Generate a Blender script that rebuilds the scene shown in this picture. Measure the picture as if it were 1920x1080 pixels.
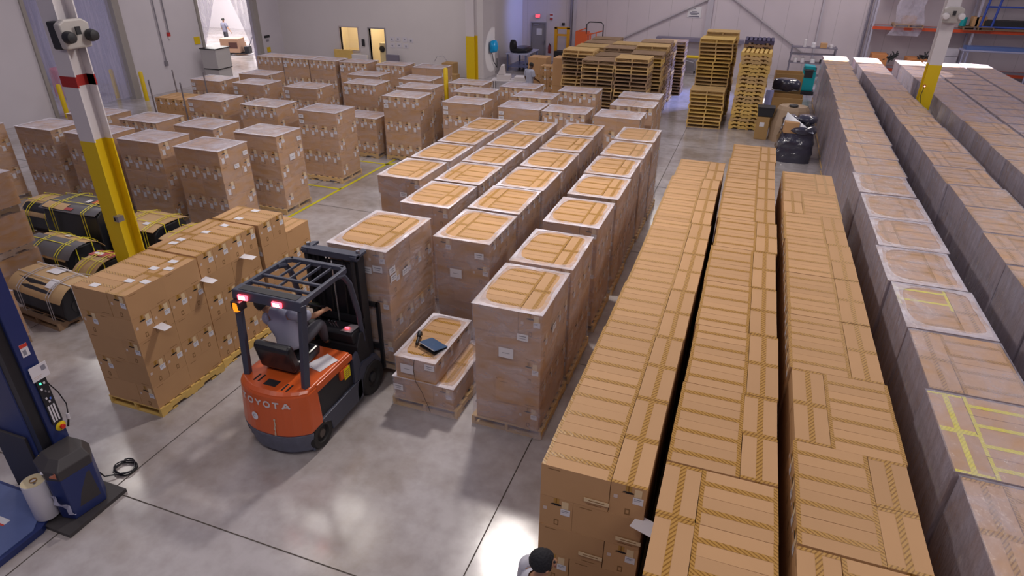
import bpy, bmesh, math, random
from mathutils import Vector, Matrix, Euler
random.seed(7)
PI = math.pi
sc = bpy.context.scene
for o in list(bpy.data.objects): bpy.data.objects.remove(o)
COL = sc.collection

# ------------------------------------------------------------------ camera
CAM_M = [[0.939589,0.342217,0.007716],[0.166840,-0.438158,-0.883279],[-0.298892,0.831207,-0.468784]]
r0, r1, r2 = [Vector(v) for v in CAM_M]          # right, down, forward
cam = bpy.data.cameras.new('camera'); camo = bpy.data.objects.new('camera', cam); COL.objects.link(camo)
cam.sensor_width = 36; cam.lens = 22.3759; cam.clip_end = 200
m = Matrix((r0, -r1, -r2)).transposed().to_4x4(); m.translation = Vector((0, 0, 5.84))
camo.matrix_world = m
sc.camera = camo

# ------------------------------------------------------------------ view, world, lamps
sc.view_settings.view_transform = 'Standard'; sc.view_settings.look = 'None'
sc.view_settings.gamma = 1; sc.view_settings.use_curve_mapping = False
sc.view_settings.exposure = 0.0
sc.cycles.transparent_max_bounces = 24
sc.cycles.max_bounces = 5; sc.cycles.diffuse_bounces = 3; sc.cycles.glossy_bounces = 3
sc.cycles.use_denoising = True
w = bpy.data.worlds.new('world'); sc.world = w; w.use_nodes = True
bg = w.node_tree.nodes['Background']; bg.inputs[0].default_value = (0.70, 0.62, 0.86, 1); bg.inputs[1].default_value = 0.21

def lamp(name, kind, loc, power, color, size=0.6, target=None, sizey=None, spot=None, blend=0.15):
    l = bpy.data.lights.new(name, kind); l.energy = power; l.color = color
    if kind == 'AREA':
        l.shape = 'DISK' if sizey is None else 'RECTANGLE'; l.size = size
        if sizey: l.size_y = sizey
    if kind == 'SPOT': l.spot_size = spot; l.spot_blend = blend; l.shadow_soft_size = size
    o = bpy.data.objects.new(name, l); COL.objects.link(o); o.location = loc
    if target is not None:
        o.rotation_euler = (Vector(target) - Vector(loc)).to_track_quat('-Z', 'Y').to_euler()
    return o
WARM = (1.0, 0.92, 0.86)
LAMPS = [(-3.8, 10.5, 3.0), (4.0, 9.9, .9), (10.2, 9.9, .8), (-8.6, 9.9, .8), (-15, 9.9, .8), (-2.1, 1.5, .9), (4.0, 1.5, 1.0), (-8.6, 1.5, .6),
         (-2.1, 18, .8), (4.0, 18, .9), (10.2, 18, .8), (-8.6, 18, .8), (-15, 18, .9), (-21, 14, .7), (-21, 24, .9), (-2.1, 27, .7), (5, 27, .9), (11, 30, .9),
         (-8.6, 27, .6), (-16, 27, 1.0), (-4, 34, 1.2), (4, 34, 1.3)]
for i, (lx, ly, k) in enumerate(LAMPS):
    lamp('high_bay_light', 'AREA', (lx, ly, 8.0), 135 * k, WARM, 2.2 if k < 2 else 0.62)
# daylight entering at the far end through roof lights and the dock side
o_ = lamp('roof_light_beam', 'SPOT', (5.3, 31.1, 8.1), 16000, (1, .93, .90), .02, target=(5.3, 31.1, 0), spot=math.radians(66), blend=.03); o_.scale = (1, .22, 1)
o_ = lamp('sun_patch', 'SPOT', (3.5, 35.5, 7.9), 2600, (1, .95, .95), .02, target=(-12.9, 32.55, 1.3), spot=math.radians(6.5), blend=.1)
lamp('dock_daylight', 'SPOT', (2.5, 34.5, 7.8), 9000, (.25, .35, 1.0), .8, target=(-2.9, 30.2, 0), spot=math.radians(34), blend=.9)
lamp('dock_daylight', 'SPOT', (-4, 36.5, 7.8), 2600, (.25, .35, 1.0), .6, target=(-13.3, 37.3, 2.6), spot=math.radians(24), blend=.9)
lamp('sun_patch', 'SPOT', (1.2, 30.6, 7.9), 2600, (1, .95, .95), .02, target=(5.45, 28.6, 1.3), spot=math.radians(22), blend=.1)
lamp('dock_daylight', 'SPOT', (8, 36, 7.8), 1600, (.4, .45, 1.0), .8, target=(2.2, 33.5, 0), spot=math.radians(34), blend=.9)

# ------------------------------------------------------------------ materials
MATS = {}
def nd(t, kind, **kw):
    n = t.nodes.new(kind)
    for k, v in kw.items():
        if hasattr(n, k) and not k.startswith('i_'): setattr(n, k, v)
    return n
def mat(name, col, rough=.6, metal=0.0, spec=.5, noise=0.0, nscale=4.0, rnd=0.0, emit=None, bump=0.0, bscale=60, coat=0):
    if name in MATS: return MATS[name]
    M = bpy.data.materials.new(name); M.use_nodes = True; t = M.node_tree; b = t.nodes['Principled BSDF']
    b.inputs['Roughness'].default_value = rough; b.inputs['Metallic'].default_value = metal
    b.inputs['Specular IOR Level'].default_value = spec; b.inputs['Coat Weight'].default_value = coat
    c = (*col, 1)
    out = None
    if noise or rnd:
        rgb = nd(t, 'ShaderNodeHueSaturation'); rgb.inputs['Color'].default_value = c
        val = nd(t, 'ShaderNodeMath', operation='MULTIPLY_ADD')
        if noise:
            tc = nd(t, 'ShaderNodeTexCoord'); no = nd(t, 'ShaderNodeTexNoise'); no.inputs['Scale'].default_value = nscale; no.inputs['Detail'].default_value = 4
            t.links.new(tc.outputs['Object'], no.inputs['Vector']); t.links.new(no.outputs['Fac'], val.inputs[0])
        else: val.inputs[0].default_value = .5
        val.inputs[1].default_value = noise * 2; val.inputs[2].default_value = 1 - noise
        src = val.outputs[0]
        if rnd:
            oi = nd(t, 'ShaderNodeObjectInfo'); m2 = nd(t, 'ShaderNodeMath', operation='MULTIPLY_ADD')
            t.links.new(oi.outputs['Random'], m2.inputs[0]); m2.inputs[1].default_value = rnd * 2; m2.inputs[2].default_value = -rnd
            ad = nd(t, 'ShaderNodeMath', operation='ADD'); t.links.new(src, ad.inputs[0]); t.links.new(m2.outputs[0], ad.inputs[1]); src = ad.outputs[0]
        t.links.new(src, rgb.inputs['Value']); t.links.new(rgb.outputs[0], b.inputs['Base Color'])
    else: b.inputs['Base Color'].default_value = c
    if bump:
        tc = nd(t, 'ShaderNodeTexCoord'); no = nd(t, 'ShaderNodeTexNoise'); no.inputs['Scale'].default_value = bscale
        bp = nd(t, 'ShaderNodeBump'); bp.inputs['Strength'].default_value = bump; bp.inputs['Distance'].default_value = .02
        t.links.new(tc.outputs['Object'], no.inputs['Vector']); t.links.new(no.outputs['Fac'], bp.inputs['Height']); t.links.new(bp.outputs[0], b.inputs['Normal'])
    if emit:
        b.inputs['Emission Color'].default_value = (*emit[:3], 1); b.inputs['Emission Strength'].default_value = emit[3]
    MATS[name] = M; return M

KRAFT = mat('kraft_cardboard', (.50, .292, .142), .62, spec=.3, noise=.05, nscale=3, rnd=.07)
TAN = mat('tan_paper_tag', (.72, .55, .33), .6)
WHITE = mat('white_paper', (.72, .70, .74), .6)
PINK = mat('pale_sticker', (.62, .50, .44), .6)
INK = mat('brown_print', (.24, .125, .045), .7)
GREYINK = mat('grey_print', (.25, .25, .3), .7)
DARK = mat('dark_hole', (.012, .01, .01), .9)
PALLETWOOD = mat('pallet_pine', (.60, .40, .17), .75, noise=.15, nscale=5, rnd=.12)
OLDWOOD = mat('weathered_pallet_wood', (.31, .20, .12), .8, noise=.2, nscale=5, rnd=.25)
YELWOOD = mat('yellow_pallet_wood', (.72, .48, .14), .7, noise=.12, nscale=5, rnd=.1)
SAFETY = mat('safety_yellow_paint', (.72, .50, .005), .45)
YSTRAP = mat('yellow_strapping', (.75, .66, .03), .4)
BLACK = mat('black_plastic', (.015, .015, .02), .35)
BLACKR = mat('black_rubber', (.02, .018, .018), .75, noise=.2, nscale=20)
STEEL = mat('grey_steel', (.35, .34, .38), .35, metal=.8)
WHITEP = mat('white_paint', (.66, .62, .64), .5, noise=.04, nscale=2)
REDBAND = mat('red_band_paint', (.36, .015, .012), .5)

def tape(name, c1, c2, glossy=.36):
    M = bpy.data.materials.new(name); M.use_nodes = True; t = M.node_tree; b = t.nodes['Principled BSDF']
    tc = nd(t, 'ShaderNodeTexCoord'); mp = nd(t, 'ShaderNodeMapping'); mp.inputs['Rotation'].default_value = (0, 0, .6)
    wv = nd(t, 'ShaderNodeTexWave'); wv.inputs['Scale'].default_value = 11.0; wv.inputs['Distortion'].default_value = .5
    rp = nd(t, 'ShaderNodeValToRGB'); rp.color_ramp.elements[0].color = (*c1, 1); rp.color_ramp.elements[1].color = (*c2, 1)
    rp.color_ramp.elements[0].position = .18; rp.color_ramp.elements[1].position = .42
    t.links.new(tc.outputs['Object'], mp.inputs[0]); t.links.new(mp.outputs[0], wv.inputs[0]); t.links.new(wv.outputs['Fac'], rp.inputs[0])
    t.links.new(rp.outputs[0], b.inputs['Base Color']); b.inputs['Roughness'].default_value = glossy; b.inputs['Specular IOR Level'].default_value = .28
    no = nd(t, 'ShaderNodeTexNoise'); no.inputs['Scale'].default_value = 25; bp = nd(t, 'ShaderNodeBump'); bp.inputs['Strength'].default_value = .35; bp.inputs['Distance'].default_value = .01
    t.links.new(tc.outputs['Object'], no.inputs['Vector']); t.links.new(no.outputs['Fac'], bp.inputs['Height']); t.links.new(bp.outputs[0], b.inputs['Normal'])
    MATS[name] = M; return M
TAPE = tape('printed_packing_tape', (.24, .11, .018), (.44, .24, .055))
YTAPE = tape('yellow_packing_tape', (.60, .52, .0), (.74, .66, .01))

def film(name, lo, hi, col=(.74, .70, .80), scale=3.0, rough=.22, stretch=(1, 1, 3)):
    M = bpy.data.materials.new(name); M.use_nodes = True; t = M.node_tree; b = t.nodes['Principled BSDF']; out = t.nodes['Material Output']
    b.inputs['Base Color'].default_value = (*col, 1); b.inputs['Roughness'].default_value = rough; b.inputs['Specular IOR Level'].default_value = .45
    tr = nd(t, 'ShaderNodeBsdfTransparent'); mx = nd(t, 'ShaderNodeMixShader')
    tc = nd(t, 'ShaderNodeTexCoord'); oi = nd(t, 'ShaderNodeObjectInfo'); ad = nd(t, 'ShaderNodeVectorMath', operation='ADD')
    ml = nd(t, 'ShaderNodeVectorMath', operation='SCALE'); ml.inputs['Scale'].default_value = 37
    t.links.new(oi.outputs['Location'], ml.inputs[0]); t.links.new(tc.outputs['Object'], ad.inputs[0]); t.links.new(ml.outputs[0], ad.inputs[1])
    mp = nd(t, 'ShaderNodeMapping'); mp.inputs['Scale'].default_value = stretch; mp.inputs['Rotation'].default_value = (.15, .1, 0)
    t.links.new(ad.outputs[0], mp.inputs[0])
    no = nd(t, 'ShaderNodeTexNoise'); no.inputs['Scale'].default_value = scale; no.inputs['Detail'].default_value = 5; no.inputs['Distortion'].default_value = .6
    t.links.new(mp.outputs[0], no.inputs['Vector'])
    mr = nd(t, 'ShaderNodeMapRange'); mr.inputs['From Min'].default_value = .32; mr.inputs['From Max'].default_value = .72
    mr.inputs['To Min'].default_value = lo; mr.inputs['To Max'].default_value = hi
    t.links.new(no.outputs['Fac'], mr.inputs['Value'])
    bp = nd(t, 'ShaderNodeBump'); bp.inputs['Strength'].default_value = .55; bp.inputs['Distance'].default_value = .03
    n2 = nd(t, 'ShaderNodeTexNoise'); n2.inputs['Scale'].default_value = scale * 4; n2.inputs['Detail'].default_value = 3
    t.links.new(mp.outputs[0], n2.inputs['Vector']); t.links.new(n2.outputs['Fac'], bp.inputs['Height']); t.links.new(bp.outputs[0], b.inputs['Normal'])
    t.links.new(mr.outputs[0], mx.inputs[0]); t.links.new(tr.outputs[0], mx.inputs[1]); t.links.new(b.outputs[0], mx.inputs[2]); t.links.new(mx.outputs[0], out.inputs[0])
    MATS[name] = M; return M
F_SIDE = film('clear_stretch_film', .03, .26)
F_SIDE2 = film('crumpled_clear_film', .08, .46, scale=2.2, stretch=(1, 1, 2.2))
F_INNER = film('thin_inner_film', .14, .62, col=(.80, .76, .85), scale=3.0, stretch=(1, 1, 1))
F_RIM = film('folded_film_rim', .34, .95, col=(.84, .80, .88), scale=2.2, stretch=(1, 1, 1))
F_TOP = film('film_over_top', .30, .74, scale=2.5, stretch=(1, 1, 1))
F_GREY = film('hazy_grey_stretch_film', .55, .85, col=(.44, .40, .48), scale=2.5, stretch=(3.5, 3.5, .8), rough=.25)
F_GTOP = film('thin_film_over_top', .10, .42, scale=3.0, stretch=(1, 1, 1), rough=.2)
F_VIOLET = film('dense_film_over_top', .30, .60, col=(.62, .58, .72), scale=3.0, stretch=(1, 1, 1), rough=.2)

# ------------------------------------------------------------------ mesh helper
class MB:
    def __init__(s): s.v = []; s.f = []; s.m = []; s.ms = []
    def mi(s, m):
        if m not in s.ms: s.ms.append(m)
        return s.ms.index(m)
    def add(s, vs, fs, m, T=None):
        n = len(s.v); i = s.mi(m)
        s.v += [tuple(T @ Vector(v)) if T is not None else tuple(v) for v in vs]
        for f in fs: s.f.append(tuple(n + k for k in f)); s.m.append(i)
        return s
    def box(s, a, b, m, T=None):
        x0, y0, z0 = a; x1, y1, z1 = b
        vs = [(x0,y0,z0),(x1,y0,z0),(x1,y1,z0),(x0,y1,z0),(x0,y0,z1),(x1,y0,z1),(x1,y1,z1),(x0,y1,z1)]
        return s.add(vs, [(0,3,2,1),(4,5,6,7),(0,1,5,4),(1,2,6,5),(2,3,7,6),(3,0,4,7)], m, T)
    def quad(s, p, m, T=None): return s.add(p, [tuple(range(len(p)))], m, T)
    def prism(s, prof, x0, x1, m, axis='x', T=None):
        """extrude a closed profile (pairs) along an axis"""
        n = len(prof); vs = []
        for x in (x0, x1):
            for (p, q) in prof: vs.append({'x': (x, p, q), 'y': (p, x, q), 'z': (p, q, x)}[axis])
        fs = [tuple(range(n)), tuple(range(2*n-1, n-1, -1))] + [(i, (i+1) % n + 0, (i+1) % n + n, i + n)[::-1] for i in range(n)]
        return s.add(vs, fs, m, T)
    def tube(s, pts, r, m, n=8, cap=True, T=None):
        pts = [Vector(p) for p in pts]; rs = r if isinstance(r, (list, tuple)) else [r]*len(pts); vs = []; fs = []
        up = Vector((0, 0, 1))
        for i, p in enumerate(pts):
            d = (pts[min(i+1, len(pts)-1)] - pts[max(i-1, 0)]).normalized()
            if i == 0: a = d.cross(up if abs(d.z) < .95 else Vector((1, 0, 0))).normalized()
            else: a = (a - d * a.dot(d)).normalized()
            b = d.cross(a)
            for k in range(n):
                t = 2*PI*k/n; vs.append(p + (a*math.cos(t) + b*math.sin(t))*rs[i])
        for i in range(len(pts)-1):
            for k in range(n):
                fs.append((i*n+k, i*n+(k+1) % n, (i+1)*n+(k+1) % n, (i+1)*n+k))
        if cap: fs += [tuple(range(n))[::-1], tuple((len(pts)-1)*n+k for k in range(n))]
        return s.add(vs, fs, m, T)
    def bar(s, p, q, w, h, m, up=(0, 0, 1)):
        """square bar between two points"""
        p, q = Vector(p), Vector(q); d = (q-p).normalized(); a = d.cross(Vector(up))
        if a.length < .01: a = d.cross(Vector((1, 0, 0)))
        a.normalize(); b = a.cross(d)
        vs = [x + a*i*w/2 + b*j*h/2 for x in (p, q) for i, j in ((-1,-1),(1,-1),(1,1),(-1,1))]
        return s.add(vs, [(0,1,2,3)[::-1],(4,5,6,7),(0,1,5,4),(1,2,6,5),(2,3,7,6),(3,0,4,7)], m)
    def lathe(s, prof, m, n=20, T=None, c=(0, 0)):
        vs = []; fs = []
        for (r, z) in prof:
            for k in range(n): vs.append((c[0]+r*math.cos(2*PI*k/n), c[1]+r*math.sin(2*PI*k/n), z))
        for i in range(len(prof)-1):
            for k in range(n): fs.append((i*n+k, i*n+(k+1) % n, (i+1)*n+(k+1) % n, (i+1)*n+k))
        fs += [tuple(range(n))[::-1], tuple((len(prof)-1)*n+k for k in range(n))]
        return s.add(vs, fs, m, T)
    def wheel(s, c, r, wd, m, hub, n=28):
        """wheel with its axle along x"""
        R = Matrix.Translation(c) @ Matrix.Rotation(PI/2, 4, 'Y')
        s.lathe([(r*.5, -wd/2), (r*.93, -wd/2), (r, -wd/2+.03), (r, wd/2-.03), (r*.93, wd/2), (r*.58, wd/2), (r*.5, wd/2-.04)], m, n, R)
        s.lathe([(r*.5, -wd/2+.01), (r*.5, wd/2-.05), (r*.3, wd/2-.05), (r*.26, wd/2-.01), (.02, wd/2-.01)], hub, n, R)
        return s
    def mesh(s, name, smooth=False, bevel=0):
        me = bpy.data.meshes.new(name); me.from_pydata(s.v, [], s.f)
        for mm in s.ms: me.materials.append(mm)
        me.polygons.foreach_set('material_index', s.m)
        if smooth: me.polygons.foreach_set('use_smooth', [True]*len(s.f))
        me.update()
        if smooth:
            try: me.set_sharp_from_angle(angle=math.radians(40))
            except Exception: pass
        return me
    def obj(s, name, parent=None, loc=None, rot=0, smooth=False, bevel=0):
        o = bpy.data.objects.new(name, s.mesh(name, smooth)); COL.objects.link(o)
        if parent is not None: o.parent = parent
        if loc is not None: o.location = loc
        if rot: o.rotation_euler[2] = rot
        if bevel:
            b = o.modifiers.new('edge', 'BEVEL'); b.width = bevel; b.segments = 2; b.limit_method = 'ANGLE'; b.angle_limit = .7
        return o
def inst(me, name, loc, rot=0, parent=None, rx=0):
    o = bpy.data.objects.new(name, me); COL.objects.link(o); o.location = loc; o.rotation_euler = (rx, 0, rot)
    if parent is not None: o.parent = parent
    return o
def root(name, loc, rot=0):
    o = bpy.data.objects.new(name, None); o.empty_display_size = .1; COL.objects.link(o); o.location = loc; o.rotation_euler[2] = rot; return o
def tag(o, label, cat, group=None, kind=None):
    o['label'] = label; o['category'] = cat
    if group: o['group'] = group
    if kind: o['kind'] = kind
    return o
def struct(o): o['kind'] = 'structure'; return o
def rbox(w, d, h, r, seg=3):
    pass
ORD = 'first second third fourth fifth sixth seventh eighth ninth tenth eleventh twelfth thirteenth fourteenth fifteenth sixteenth seventeenth eighteenth nineteenth twentieth'.split() + \
      ['twenty-' + x for x in 'first second third fourth fifth sixth seventh eighth ninth'.split()] + ['thirtieth'] + \
      ['thirty-' + x for x in 'first second third fourth fifth sixth seventh eighth ninth'.split()] + ['fortieth', 'forty-first', 'forty-second', 'forty-third', 'forty-fourth', 'forty-fifth']

# ------------------------------------------------------------------ the setting
def floor_material():
    M = bpy.data.materials.new('polished_concrete'); M.use_nodes = True; t = M.node_tree; b = t.nodes['Principled BSDF']
    tc = nd(t, 'ShaderNodeTexCoord')
    n1 = nd(t, 'ShaderNodeTexNoise'); n1.inputs['Scale'].default_value = .55; n1.inputs['Detail'].default_value = 6; n1.inputs['Roughness'].default_value = .62
    n2 = nd(t, 'ShaderNodeTexNoise'); n2.inputs['Scale'].default_value = 5; n2.inputs['Detail'].default_value = 8
    t.links.new(tc.outputs['Object'], n1.inputs['Vector']); t.links.new(tc.outputs['Object'], n2.inputs['Vector'])
    rp = nd(t, 'ShaderNodeValToRGB'); rp.color_ramp.elements[0].position = .36; rp.color_ramp.elements[1].position = .58
    rp.color_ramp.elements[0].color = (.32, .275, .25, 1); rp.color_ramp.elements[1].color = (.47, .44, .45, 1)
    t.links.new(n1.outputs['Fac'], rp.inputs[0])
    mx = nd(t, 'ShaderNodeMix', data_type='RGBA', blend_type='MULTIPLY'); mx.inputs['Factor'].default_value = 1
    r2_ = nd(t, 'ShaderNodeValToRGB'); r2_.color_ramp.elements[0].position = .3; r2_.color_ramp.elements[1].position = .6
    r2_.color_ramp.elements[0].color = (.86, .85, .84, 1); r2_.color_ramp.elements[1].color = (1, 1, 1, 1)
    t.links.new(n2.outputs['Fac'], r2_.inputs[0]); t.links.new(rp.outputs[0], mx.inputs['A']); t.links.new(r2_.outputs[0], mx.inputs['B'])
    t.links.new(mx.outputs['Result'], b.inputs['Base Color'])
    mr = nd(t, 'ShaderNodeMapRange'); mr.inputs['To Min'].default_value = .12; mr.inputs['To Max'].default_value = .24
    t.links.new(n2.outputs['Fac'], mr.inputs['Value']); t.links.new(mr.outputs[0], b.inputs['Roughness'])
    b.inputs['Specular IOR Level'].default_value = .75
    return M
FLOOR = floor_material()
fl = MB().quad([(-45, -8, 0), (22, -8, 0), (22, 55, 0), (-45, 55, 0)], FLOOR).obj('floor'); struct(fl)
JOINT = mat('joint_filler', (.075, .06, .05), .8)
j = MB()
def line(p, q, wd, m, z=.003):
    p, q = Vector((*p, z)), Vector((*q, z)); a = (q-p).normalized().cross(Vector((0, 0, 1))) * wd/2
    j.quad([p-a, p+a, q+a, q-a], m)
for x in (-6.48, -1.98, 2.5, -11, -15.5, -20):
    line((x, -6), (x, 38.4), .014, JOINT)
for y in (3.68, 8.3, 12.9, 17.5, 22.1, 26.7, 31.3, 35.9): line((-25, y), (14, y), .014, JOINT)
jo = j.obj('floor_joint'); struct(jo)
j = MB()
FY = mat('yellow_floor_paint', (.62, .55, .01), .5)
for p, q in (((-10.13, 10.5), (-10.1, 17.6)), ((-12, 14.12), (-10.1, 14.12)), ((-12, 16.6), (-8.9, 16.6)), ((-2.55, 20.0), (-2.55, 21.6)), ((-10.1, 16.6), (-8.9, 17.5))):
    line(p, q, .09, FY, .004)
struct(j.obj('floor_marking_line'))

def wall_mat(name, col, pitch, axis, rough=.55):
    M = bpy.data.materials.new(name); M.use_nodes = True; t = M.node_tree; b = t.nodes['Principled BSDF']
    tc = nd(t, 'ShaderNodeTexCoord'); sp = nd(t, 'ShaderNodeSeparateXYZ'); t.links.new(tc.outputs['Object'], sp.inputs[0])
    md = nd(t, 'ShaderNodeMath', operation='MODULO'); ab = nd(t, 'ShaderNodeMath', operation='ABSOLUTE')
    t.links.new(sp.outputs[axis], ab.inputs[0]); t.links.new(ab.outputs[0], md.inputs[0]); md.inputs[1].default_value = pitch
    lt = nd(t, 'ShaderNodeMath', operation='LESS_THAN'); lt.inputs[1].default_value = .02; t.links.new(md.outputs[0], lt.inputs[0])
    no = nd(t, 'ShaderNodeTexNoise'); no.inputs['Scale'].default_value = .8; t.links.new(tc.outputs['Object'], no.inputs['Vector'])
    mx = nd(t, 'ShaderNodeMix', data_type='RGBA'); mx.inputs['A'].default_value = (*col, 1); mx.inputs['B'].default_value = (*[c*.72 for c in col], 1)
    hs = nd(t, 'ShaderNodeHueSaturation'); mr = nd(t, 'ShaderNodeMapRange'); mr.inputs['To Min'].default_value = .94; mr.inputs['To Max'].default_value = 1.05
    t.links.new(no.outputs['Fac'], mr.inputs['Value']); t.links.new(mr.outputs[0], hs.inputs['Value'])
    t.links.new(lt.outputs[0], mx.inputs['Factor']); t.links.new(mx.outputs['Result'], hs.inputs['Color']); t.links.new(hs.outputs[0], b.inputs['Base Color'])
    b.inputs['Roughness'].default_value = rough; return M
PANEL = wall_mat('white_wall_panels', (.62, .55, .60), 1.18, 0)
PANELY = wall_mat('white_side_wall_panels', (.62, .58, .62), 40.0, 1)
OFFICE = mat('painted_office_wall', (.62, .58, .585), .6, noise=.03, nscale=1)
WALLH = 8.2
def wall_boxes(name, boxes, m):
    b = MB()
    for a, c in boxes: b.box(a, c, m)
    return struct(b.obj(name))
# back wall with door opening (-12.75..-11.83)
wall_boxes('wall_back', [((-16, 38.4, 0), (-12.72, 38.6, WALLH)), ((-12.72, 38.4, 2.08), (-11.86, 38.6, WALLH)), ((-11.86, 38.4, 0), (20, 38.6, WALLH))], PANEL)
# side wall far side of the freezer curtains, with two openings
wall_boxes('wall_left', [((-25.2, 4, 0), (-25, 17.3, WALLH)), ((-25.2, 17.3, 5.2), (-25, 21.1, WALLH)), ((-25.2, 21.1, 0), (-25, 25.4, WALLH)),
                         ((-25.2, 25.4, 4.9), (-25, 29.35, WALLH)), ((-25.2, 29.35, 0), (-25, 31.5, WALLH))], PANELY)
# office block front wall with window and doorway
OW = 31.3
wall_boxes('wall_office', [((-25, OW, 0), (-21.22, OW+.16, 4.1)), ((-21.22, OW, 0), (-20.1, OW+.16, .98)), ((-21.22, OW, 2.14), (-20.1, OW+.16, 4.1)),
                           ((-20.1, OW, 0), (-19.42, OW+.16, 4.1)), ((-19.42, OW, 2.14), (-18.48, OW+.16, 4.1)), ((-18.48, OW, 0), (-13.3, OW+.16, 4.1))], OFFICE)
wall_boxes('wall_office_end', [((-13.42, OW+.16, 0), (-13.3, 36, 4.1)), ((-13.3, OW, 0), (-12.9, 32.9, 4.1))], OFFICE)
wall_boxes('wall_office_upper', [((-25, OW+.16, 4.1), (-12.9, OW+.3, 4.16)), ((-25, 33.5, 4.1), (-13.4, 33.7, WALLH))], OFFICE)
wall_boxes('wall_recess', [((-15.2, 36.0, 0), (-14.08, 36.15, WALLH)), ((-14.08, 36.0, 2.05), (-13.7, 36.15, WALLH)), ((-13.7, 36.0, 0), (-13.3, 36.15, WALLH)), ((-13.42, 36.15, 0), (-13.3, 38.4, WALLH))], OFFICE)
wall_boxes('wall_right', [((19.8, 0, 0), (20, 38.4, WALLH))], PANELY)
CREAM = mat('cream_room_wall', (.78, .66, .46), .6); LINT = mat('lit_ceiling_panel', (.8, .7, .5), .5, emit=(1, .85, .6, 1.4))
wall_boxes('wall_office_room', [((-22.5, 34.0, 0), (-17.0, 34.1, 3)), ((-22.6, OW+.16, 0), (-22.5, 34, 3)), ((-17, OW+.16, 0), (-16.9, 34, 3)), ((-20.05, OW+.16, 0), (-19.95, 34, 3))], CREAM)
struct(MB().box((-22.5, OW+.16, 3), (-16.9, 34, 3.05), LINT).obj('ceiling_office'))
lamp('office_room_light', 'AREA', (-21, 32.8, 2.9), 30, (1, .86, .62), .8); lamp('office_room_light', 'AREA', (-18.7, 32.8, 2.9), 30, (1, .86, .62), .8)
# adjoining rooms behind the openings
BRIGHT = mat('bright_room_wall', (.82, .78, .82), .6)
wall_boxes('wall_cold_room', [((-33, 10, 0), (-32.8, 23.2, WALLH)), ((-33, 23.2, 0), (-25.2, 23.4, WALLH)), ((-33, 9.8, 0), (-25.2, 10, WALLH))], mat('cold_room_wall', (.48, .46, .58), .6))
wall_boxes('wall_next_room', [((-46, 23.4, 0), (-45.8, 45, WALLH)), ((-46, 44.8, 0), (-25.2, 45, WALLH)), ((-25.2, 31.5, 0), (-25.0, 45, WALLH))], BRIGHT)
lamp('next_room_light', 'AREA', (-32, 33, 7.5), 1500, (1, .93, .9), 3.0); lamp('next_room_light', 'AREA', (-38, 38, 7.5), 1200, (1, .93, .9), 3.0)
lamp('cold_room_light', 'AREA', (-29, 17, 6.5), 180, (.85, .85, 1), 1.5)
TRIM = mat('grey_door_frame', (.30, .28, .30), .45)
def frame(name, x0, x1, z0, z1, y, wd=.06, m=TRIM, bottom=False):
    b = MB().box((x0-wd, y-.03, z0), (x0, y+.19, z1), m).box((x1, y-.03, z0), (x1+wd, y+.19, z1), m).box((x0-wd, y-.03, z1), (x1+wd, y+.19, z1+wd), m)
    if bottom: b.box((x0-wd, y-.03, z0-wd), (x1+wd, y+.19, z0), m)
    return struct(b.obj(name))
LFR = mat('light_frame_paint', (.50, .44, .45), .5)
w1 = frame('window_1', -21.22, -20.1, .98, 2.14, OW, m=LFR, bottom=True)
gl = bpy.data.materials.new('window_glass'); gl.use_nodes = True; t = gl.node_tree
g_ = nd(t, 'ShaderNodeBsdfGlossy'); g_.inputs['Roughness'].default_value = .05; tr_ = nd(t, 'ShaderNodeBsdfTransparent'); mx_ = nd(t, 'ShaderNodeMixShader'); mx_.inputs[0].default_value = .08
t.links.new(tr_.outputs[0], mx_.inputs[1]); t.links.new(g_.outputs[0], mx_.inputs[2]); t.links.new(mx_.outputs[0], t.nodes['Material Output'].inputs[0])
MB().box((-21.22, OW+.07, .98), (-20.1, OW+.08, 2.14), gl).obj('window_pane', w1)
frame('door_1', -19.42, -18.48, 0, 2.14, OW, m=TRIM)
d2 = frame('door_2', -12.72, -11.86, 0, 2.08, 38.4)
DOORG = mat('grey_painted_door', (.27, .25, .27), .5)
dl = MB().box((-12.72, 38.44, 0), (-11.86, 38.49, 2.08), DOORG).obj('door_leaf', d2)
MB().box((-12.42, 38.425, 1.42), (-12.08, 38.438, 1.78), WHITE).obj('notice', d2)
MB().box((-12.0, 38.39, .95), (-11.9, 38.43, 1.1), STEEL).obj('door_handle', d2)
MB().box((-12.6, 38.4, 1.95), (-12.25, 38.43, 2.02), STEEL).obj('door_closer', d2)
d3 = frame('door_3', -14.08, -13.75, 0, 2.05, 36.0, .04); MB().box((-14.08, 36.05, 0), (-13.7, 36.1, 2.05), DOORG).obj('door_leaf', d3)
# opening reveals
for nm, y0, y1, zt in (('trim_1', 17.3, 21.1, 5.2), ('trim_2', 25.4, 29.35, 4.9)):
    g = mat('warm_grey_jamb', (.33, .30, .28), .6)
    struct(MB().box((-25.3, y0-.02, 0), (-24.93, y0+.12, zt), g).box((-25.3, y1-.12, 0), (-24.93, y1+.2, zt), g).box((-25.3, y0, zt), (-24.93, y1+.2, zt+.15), g).obj(nm))
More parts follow.
